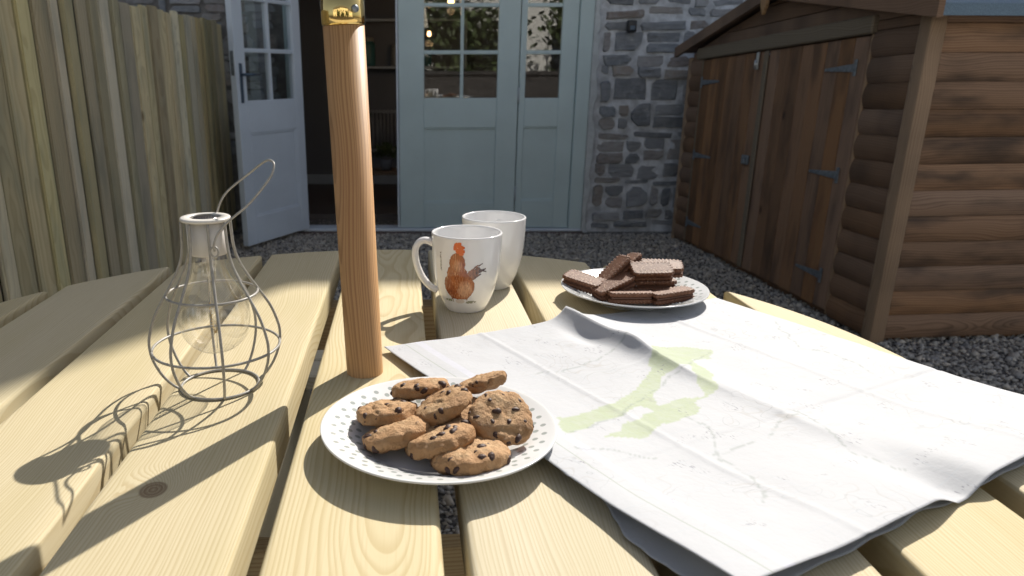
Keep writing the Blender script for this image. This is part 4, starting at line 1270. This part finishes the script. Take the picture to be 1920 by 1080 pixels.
# ------------------------------------------------------------------ unfolded map
A_, N_, C_, P_ = Vector((-0.049, 0.800)), Vector((0.184, 0.362)), Vector((0.405, 1.000)), Vector((0.610, 0.605))
def sstep(x, a, b):
    t_ = max(0.0, min(1.0, (x - a) / (b - a))); return t_ * t_ * (3 - 2 * t_)
def map_point(u, v, under=0):
    """u across from the left edge (0) to the right edge (1); v from the near edge (0) to the far edge (1)"""
    p = N_ * (1 - u) * (1 - v) + P_ * u * (1 - v) + A_ * (1 - u) * v + C_ * u * v
    # fold ridge along u=.5, strongest at the far end; it flips to a notch at the near edge
    ru = u - 0.5 - 0.012 * math.sin(6 * v)
    ridge = math.exp(-abs(ru / (0.024 if ru < 0 else 0.050)) ** 1.25)
    left = math.exp(-(max(0, 0.5 - u) / 0.13) ** 2) if u < 0.5 else 0
    z = 0.0045
    z += 0.0175 * ridge * sstep(v, 0.35, 1.0) ** 1.3 + 0.004 * ridge * sstep(v, 0.05, 0.35) * (1 - sstep(v, 0.6, 1))
    z += 0.003 * left * sstep(v, 0.3, 0.8)
    belly = 0.0110 * (sstep(abs(u - 0.5), 0.0, 0.09)) * (1 - sstep(v, 0.0, 0.28))
    z += belly * (1 - 0.55 * sstep(u, 0.75, 1.0)) - 0.0035 * ridge * (1 - sstep(v, 0, .1))
    z += 0.007 * (1 - sstep(u, 0.0, 0.22)) * (1 - 0.75 * sstep(v, 0.55, 1.0))
    for cu in (0.25, 0.75): z += 0.0010 * max(0, 1 - abs(u - cu) / 0.010)
    for cv, s_ in ((0.33, -1), (0.66, 1)): z += s_ * 0.0009 * max(0, 1 - abs(v - cv) / 0.009)
    z += 0.0007 * noise.noise(Vector((u * 5, v * 5, 2))) + 0.0006 * noise.noise(Vector((u * 14, v * 14, 5)))
    # dents beside the ridge at the far end
    d_ = ((u - 0.50) / 0.03) ** 2 + ((v - 0.74) / 0.05) ** 2
    z += 0.006 * math.exp(-d_) 
    d_ = ((u - 0.455) / 0.03) ** 2 + ((v - 0.86) / 0.07) ** 2
    z -= 0.006 * math.exp(-d_)
    return p, max(0.0022, z)
PG = {}   # green print outlines, traced as map positions
def to_uv(px, py):
    q = pxpos(px, py, 0.006); best = (0.5, 0.5)
    u, v = 0.5, 0.5
    for _ in range(30):
        p, z = N_ * (1 - u) * (1 - v) + P_ * u * (1 - v) + A_ * (1 - u) * v + C_ * u * v, 0
        e = Vector((q.x, q.y)) - p
        du = (P_ - N_) * (1 - v) + (C_ - A_) * v; dv = (A_ - N_) * (1 - u) + (C_ - P_) * u
        det = du.x * dv.y - du.y * dv.x
        u += (e.x * dv.y - e.y * dv.x) / det; v += (du.x * e.y - du.y * e.x) / det
    return u, v
green = [[to_uv(*p) for p in pl] for pl in (
    [(1048, 790), (1110, 770), (1165, 748), (1200, 722), (1215, 695), (1222, 655), (1290, 650), (1330, 655), (1338, 672), (1300, 678), (1335, 705), (1342, 735), (1300, 752), (1320, 765), (1290, 782), (1240, 795), (1200, 818), (1130, 822), (1180, 790), (1225, 768), (1200, 762), (1130, 785), (1085, 812), (1060, 822), (1050, 808)],)]
hole = [to_uv(*p) for p in [(1225, 738), (1255, 700), (1290, 690), (1322, 742), (1270, 742), (1235, 762)]]
def inside(poly, x, y):
    c = False; n = len(poly)
    for i in range(n):
        x1, y1 = poly[i]; x2, y2 = poly[(i + 1) % n]
        if (y1 > y) != (y2 > y) and x < (x2 - x1) * (y - y1) / (y2 - y1) + x1: c = not c
    return c
def pdist(poly, x, y):
    d = 9
    for (x1, y1), (x2, y2) in zip(poly, poly[1:]):
        dx, dy = x2 - x1, y2 - y1; t_ = max(0, min(1, ((x - x1) * dx + (y - y1) * dy) / (dx * dx + dy * dy + 1e-12)))
        d = min(d, math.hypot(x - x1 - dx * t_, y - y1 - dy * t_))
    return d
roads = [[to_uv(*p) for p in pl] for pl in (
    [(1060, 822), (1110, 800), (1160, 775), (1240, 722), (1290, 690), (1330, 660)],
    [(1340, 850), (1400, 835), (1440, 815), (1470, 785), (1500, 770)],
    [(1085, 850), (1140, 845), (1180, 852), (1230, 858)],
    [(1290, 780), (1330, 800), (1350, 860), (1420, 900), (1440, 960)],
    [(1490, 770), (1540, 800), (1600, 850), (1700, 880)],
    [(1450, 600), (1500, 650), (1560, 660), (1640, 700)],
    [(1000, 700), (1080, 690), (1150, 660), (1200, 640)])]
def sheet(under=False):
    nu, nv = 190, 190
    V, F, C, UV = [], [], [], []
    for j in range(nv + 1):
        for i in range(nu + 1):
            u, v = i / nu, j / nv
            uu, vv = u, v
            if under:
                w_ = 0.010 * noise.noise(Vector((v * 9, 1, 0))) + 0.006 * noise.noise(Vector((v * 30, 2, 0)))
                k_ = (1 - sstep(u, 0.0, 0.2))
                uu = u + k_ * (-0.016 * (1 - sstep(v, 0.10, 0.30)) + 0.030 * sstep(v, 0.16, 0.34) + w_)
                vv = v + (1 - sstep(v, 0, 0.2)) * (0.010 + 0.010 * noise.noise(Vector((u * 11, 5, 0))))
            p, z = map_point(uu, vv)
            if under: 
                e_ = 1 - 0.72 * (1 - sstep(min(u * 1.3, v), 0.0, 0.15))
                z = max(0.0008, (z - 0.0016) * e_ - 0.0006)
            V.append((p.x, p.y, z)); UV.append((u, v))
            un, vn = u + 0.012 * noise.noise(Vector((u * 22, v * 22, 0))), v + 0.012 * noise.noise(Vector((u * 22, v * 22, 7)))
            gch = 1.0 if (not under and any(inside(pl, un, vn) for pl in green) and not inside(hole, un, vn)) else 0.0
            lav = 0.0
            ln = 0.0
            if not under:
                for rd_ in roads:
                    d = pdist(rd_, un, vn)
                    if d < 0.0024: ln = max(ln, 0.8 if noise.noise(Vector((u * 60, v * 60, 3))) > -0.1 else 0.25)
            C.append((gch, lav, ln, 1))
    for j in range(nv):
        for i in range(nu):
            a = j * (nu + 1) + i; F.append((a, a + 1, a + nu + 2, a + nu + 1))
    me = mesh('sheet', V, F, True)
    ca = me.color_attributes.new('print', 'FLOAT_COLOR', 'POINT')
    ca.data.foreach_set('color', np.array(C, dtype=np.float32).ravel())
    uvl = me.uv_layers.new(name='UVMap')
    li = np.empty(len(me.loops), dtype=np.int32); me.loops.foreach_get('vertex_index', li)
    uvl.data.foreach_set('uv', np.array(UV, dtype=np.float32)[li].ravel())
    return me
mp = empty('folding_map', (0, 0, TOP + 0.0004), 0, 'large white paper map unfolded across the right side of the table', 'map')
def solid(o, th):
    md = o.modifiers.new('thickness', 'SOLIDIFY'); md.thickness = th; md.offset = -1
solid(obj('upper_sheet', sheet(False), M['map'], mp), 0.00035)
solid(obj('lower_sheet', sheet(True), M['map2'], mp), 0.00035)

# ------------------------------------------------------------------ behind the camera: what the door glass reflects, plus pale ground added for bounce light
def cottage(x, y, w, h, lb):
    c = empty('cottage', (x, y, 0), 0, lb, 'house', 'cottages across the lane')
    obj('wall', box(-w / 2, w / 2, -5, 0, 0, h), M['white_wall'], c)
    obj('roof', prism([(-5.3, h + .002), (0.35, h + .002), (-2.5, h + 2.2)], -w / 2 - .2, w / 2 + .2, 'X'), M['slate'], c)
    for k in range(int(w // 2.2)):
        for zz in (1.0, 3.4):
            if zz + 1.2 < h:
                xx = -w / 2 + 1.0 + k * 2.2
                f = obj('window', box(xx, xx + 0.95, 0.002, 0.06, zz, zz + 1.15), M['white_wall'], c)
                obj('pane', box(xx + .08, xx + .87, 0.0605, 0.07, zz + .08, zz + 1.07), M['dark_glass'], f)
cottage(-6.5, -9.6, 8, 5.2, 'white cottage with slate roof, left across the lane')
cottage(2.6, -10.2, 9.6, 5.8, 'long white cottage with slate roof, middle across the lane')
cottage(11, -9.4, 6.6, 4.8, 'small white cottage with slate roof, right across the lane')
pv = obj('bounce_ground', mesh('bounce_ground', [(-14, -5.95, 0.004), (14, -5.95, 0.004), (14, -0.2, 0.004), (-14, -0.2, 0.004)], [(0, 1, 2, 3)]), plain('pale_bounce_ground', (0.50, 0.47, 0.42), 0.85, var=0.1, scale=2))  # unseen pale sheet, added to bounce sunlight onto the shaded yard
tag(pv, 'unseen pale ground added behind the table to bounce sunlight', kind='structure')
gw = empty('garden_wall', (0, -6, 0), 0, 'low dark stone wall across the lane side of the yard', 'wall')
obj('wall', box(-14, 14, -0.3, 0, 0, 1.05), M['dark_stone'], gw)
obj('coping', box(-14.05, 14.05, -0.35, 0.05, 1.052, 1.12), M['dark_stone'], gw)
def tree(x, y, h, lb, seed):
    rs = random.Random(seed)
    t = empty('tree', (x, y, 0), 0, lb, 'tree', 'trees along the lane')
    obj('trunk', tube([(0, 0, 0), (0.1, 0, h * .3), (0, 0.1, h * .6), (0.1, 0, h * .85)], 0.1, 8, rad=[0.16, 0.13, 0.08, 0.03]), M['bark'], t)
    V, F = [], []
    cl = [(rs.uniform(-1, 1) * h * .28, rs.uniform(-1, 1) * h * .28, h * rs.uniform(.4, .95)) for _ in range(16)]
    for k in range(2600):
        c0 = rs.choice(cl); c = Vector((c0[0] + rs.gauss(0, .35), c0[1] + rs.gauss(0, .35), c0[2] + rs.gauss(0, .3)))
        t1 = Vector((rs.uniform(-1, 1), rs.uniform(-1, 1), rs.uniform(-1, 1))).normalized() * 0.11
        t2 = t1.cross(Vector((rs.uniform(-1, 1), rs.uniform(-1, 1), 1))).normalized() * 0.06
        b = len(V); V += [c - t1, c + t2, c + t1, c - t2]; F.append((b, b + 1, b + 2, b + 3))
    obj('crown', mesh('crown', V, F), M['leaf'], t)
tree(-2.5, -7.6, 3.4, 'leafy young tree left of the gap in the cottages', 1)
tree(0.6, -8.0, 2.6, 'smaller leafy tree in front of the long cottage', 2)
tree(4.0, -7.4, 3.2, 'tallest leafy tree right of the long cottage', 3)
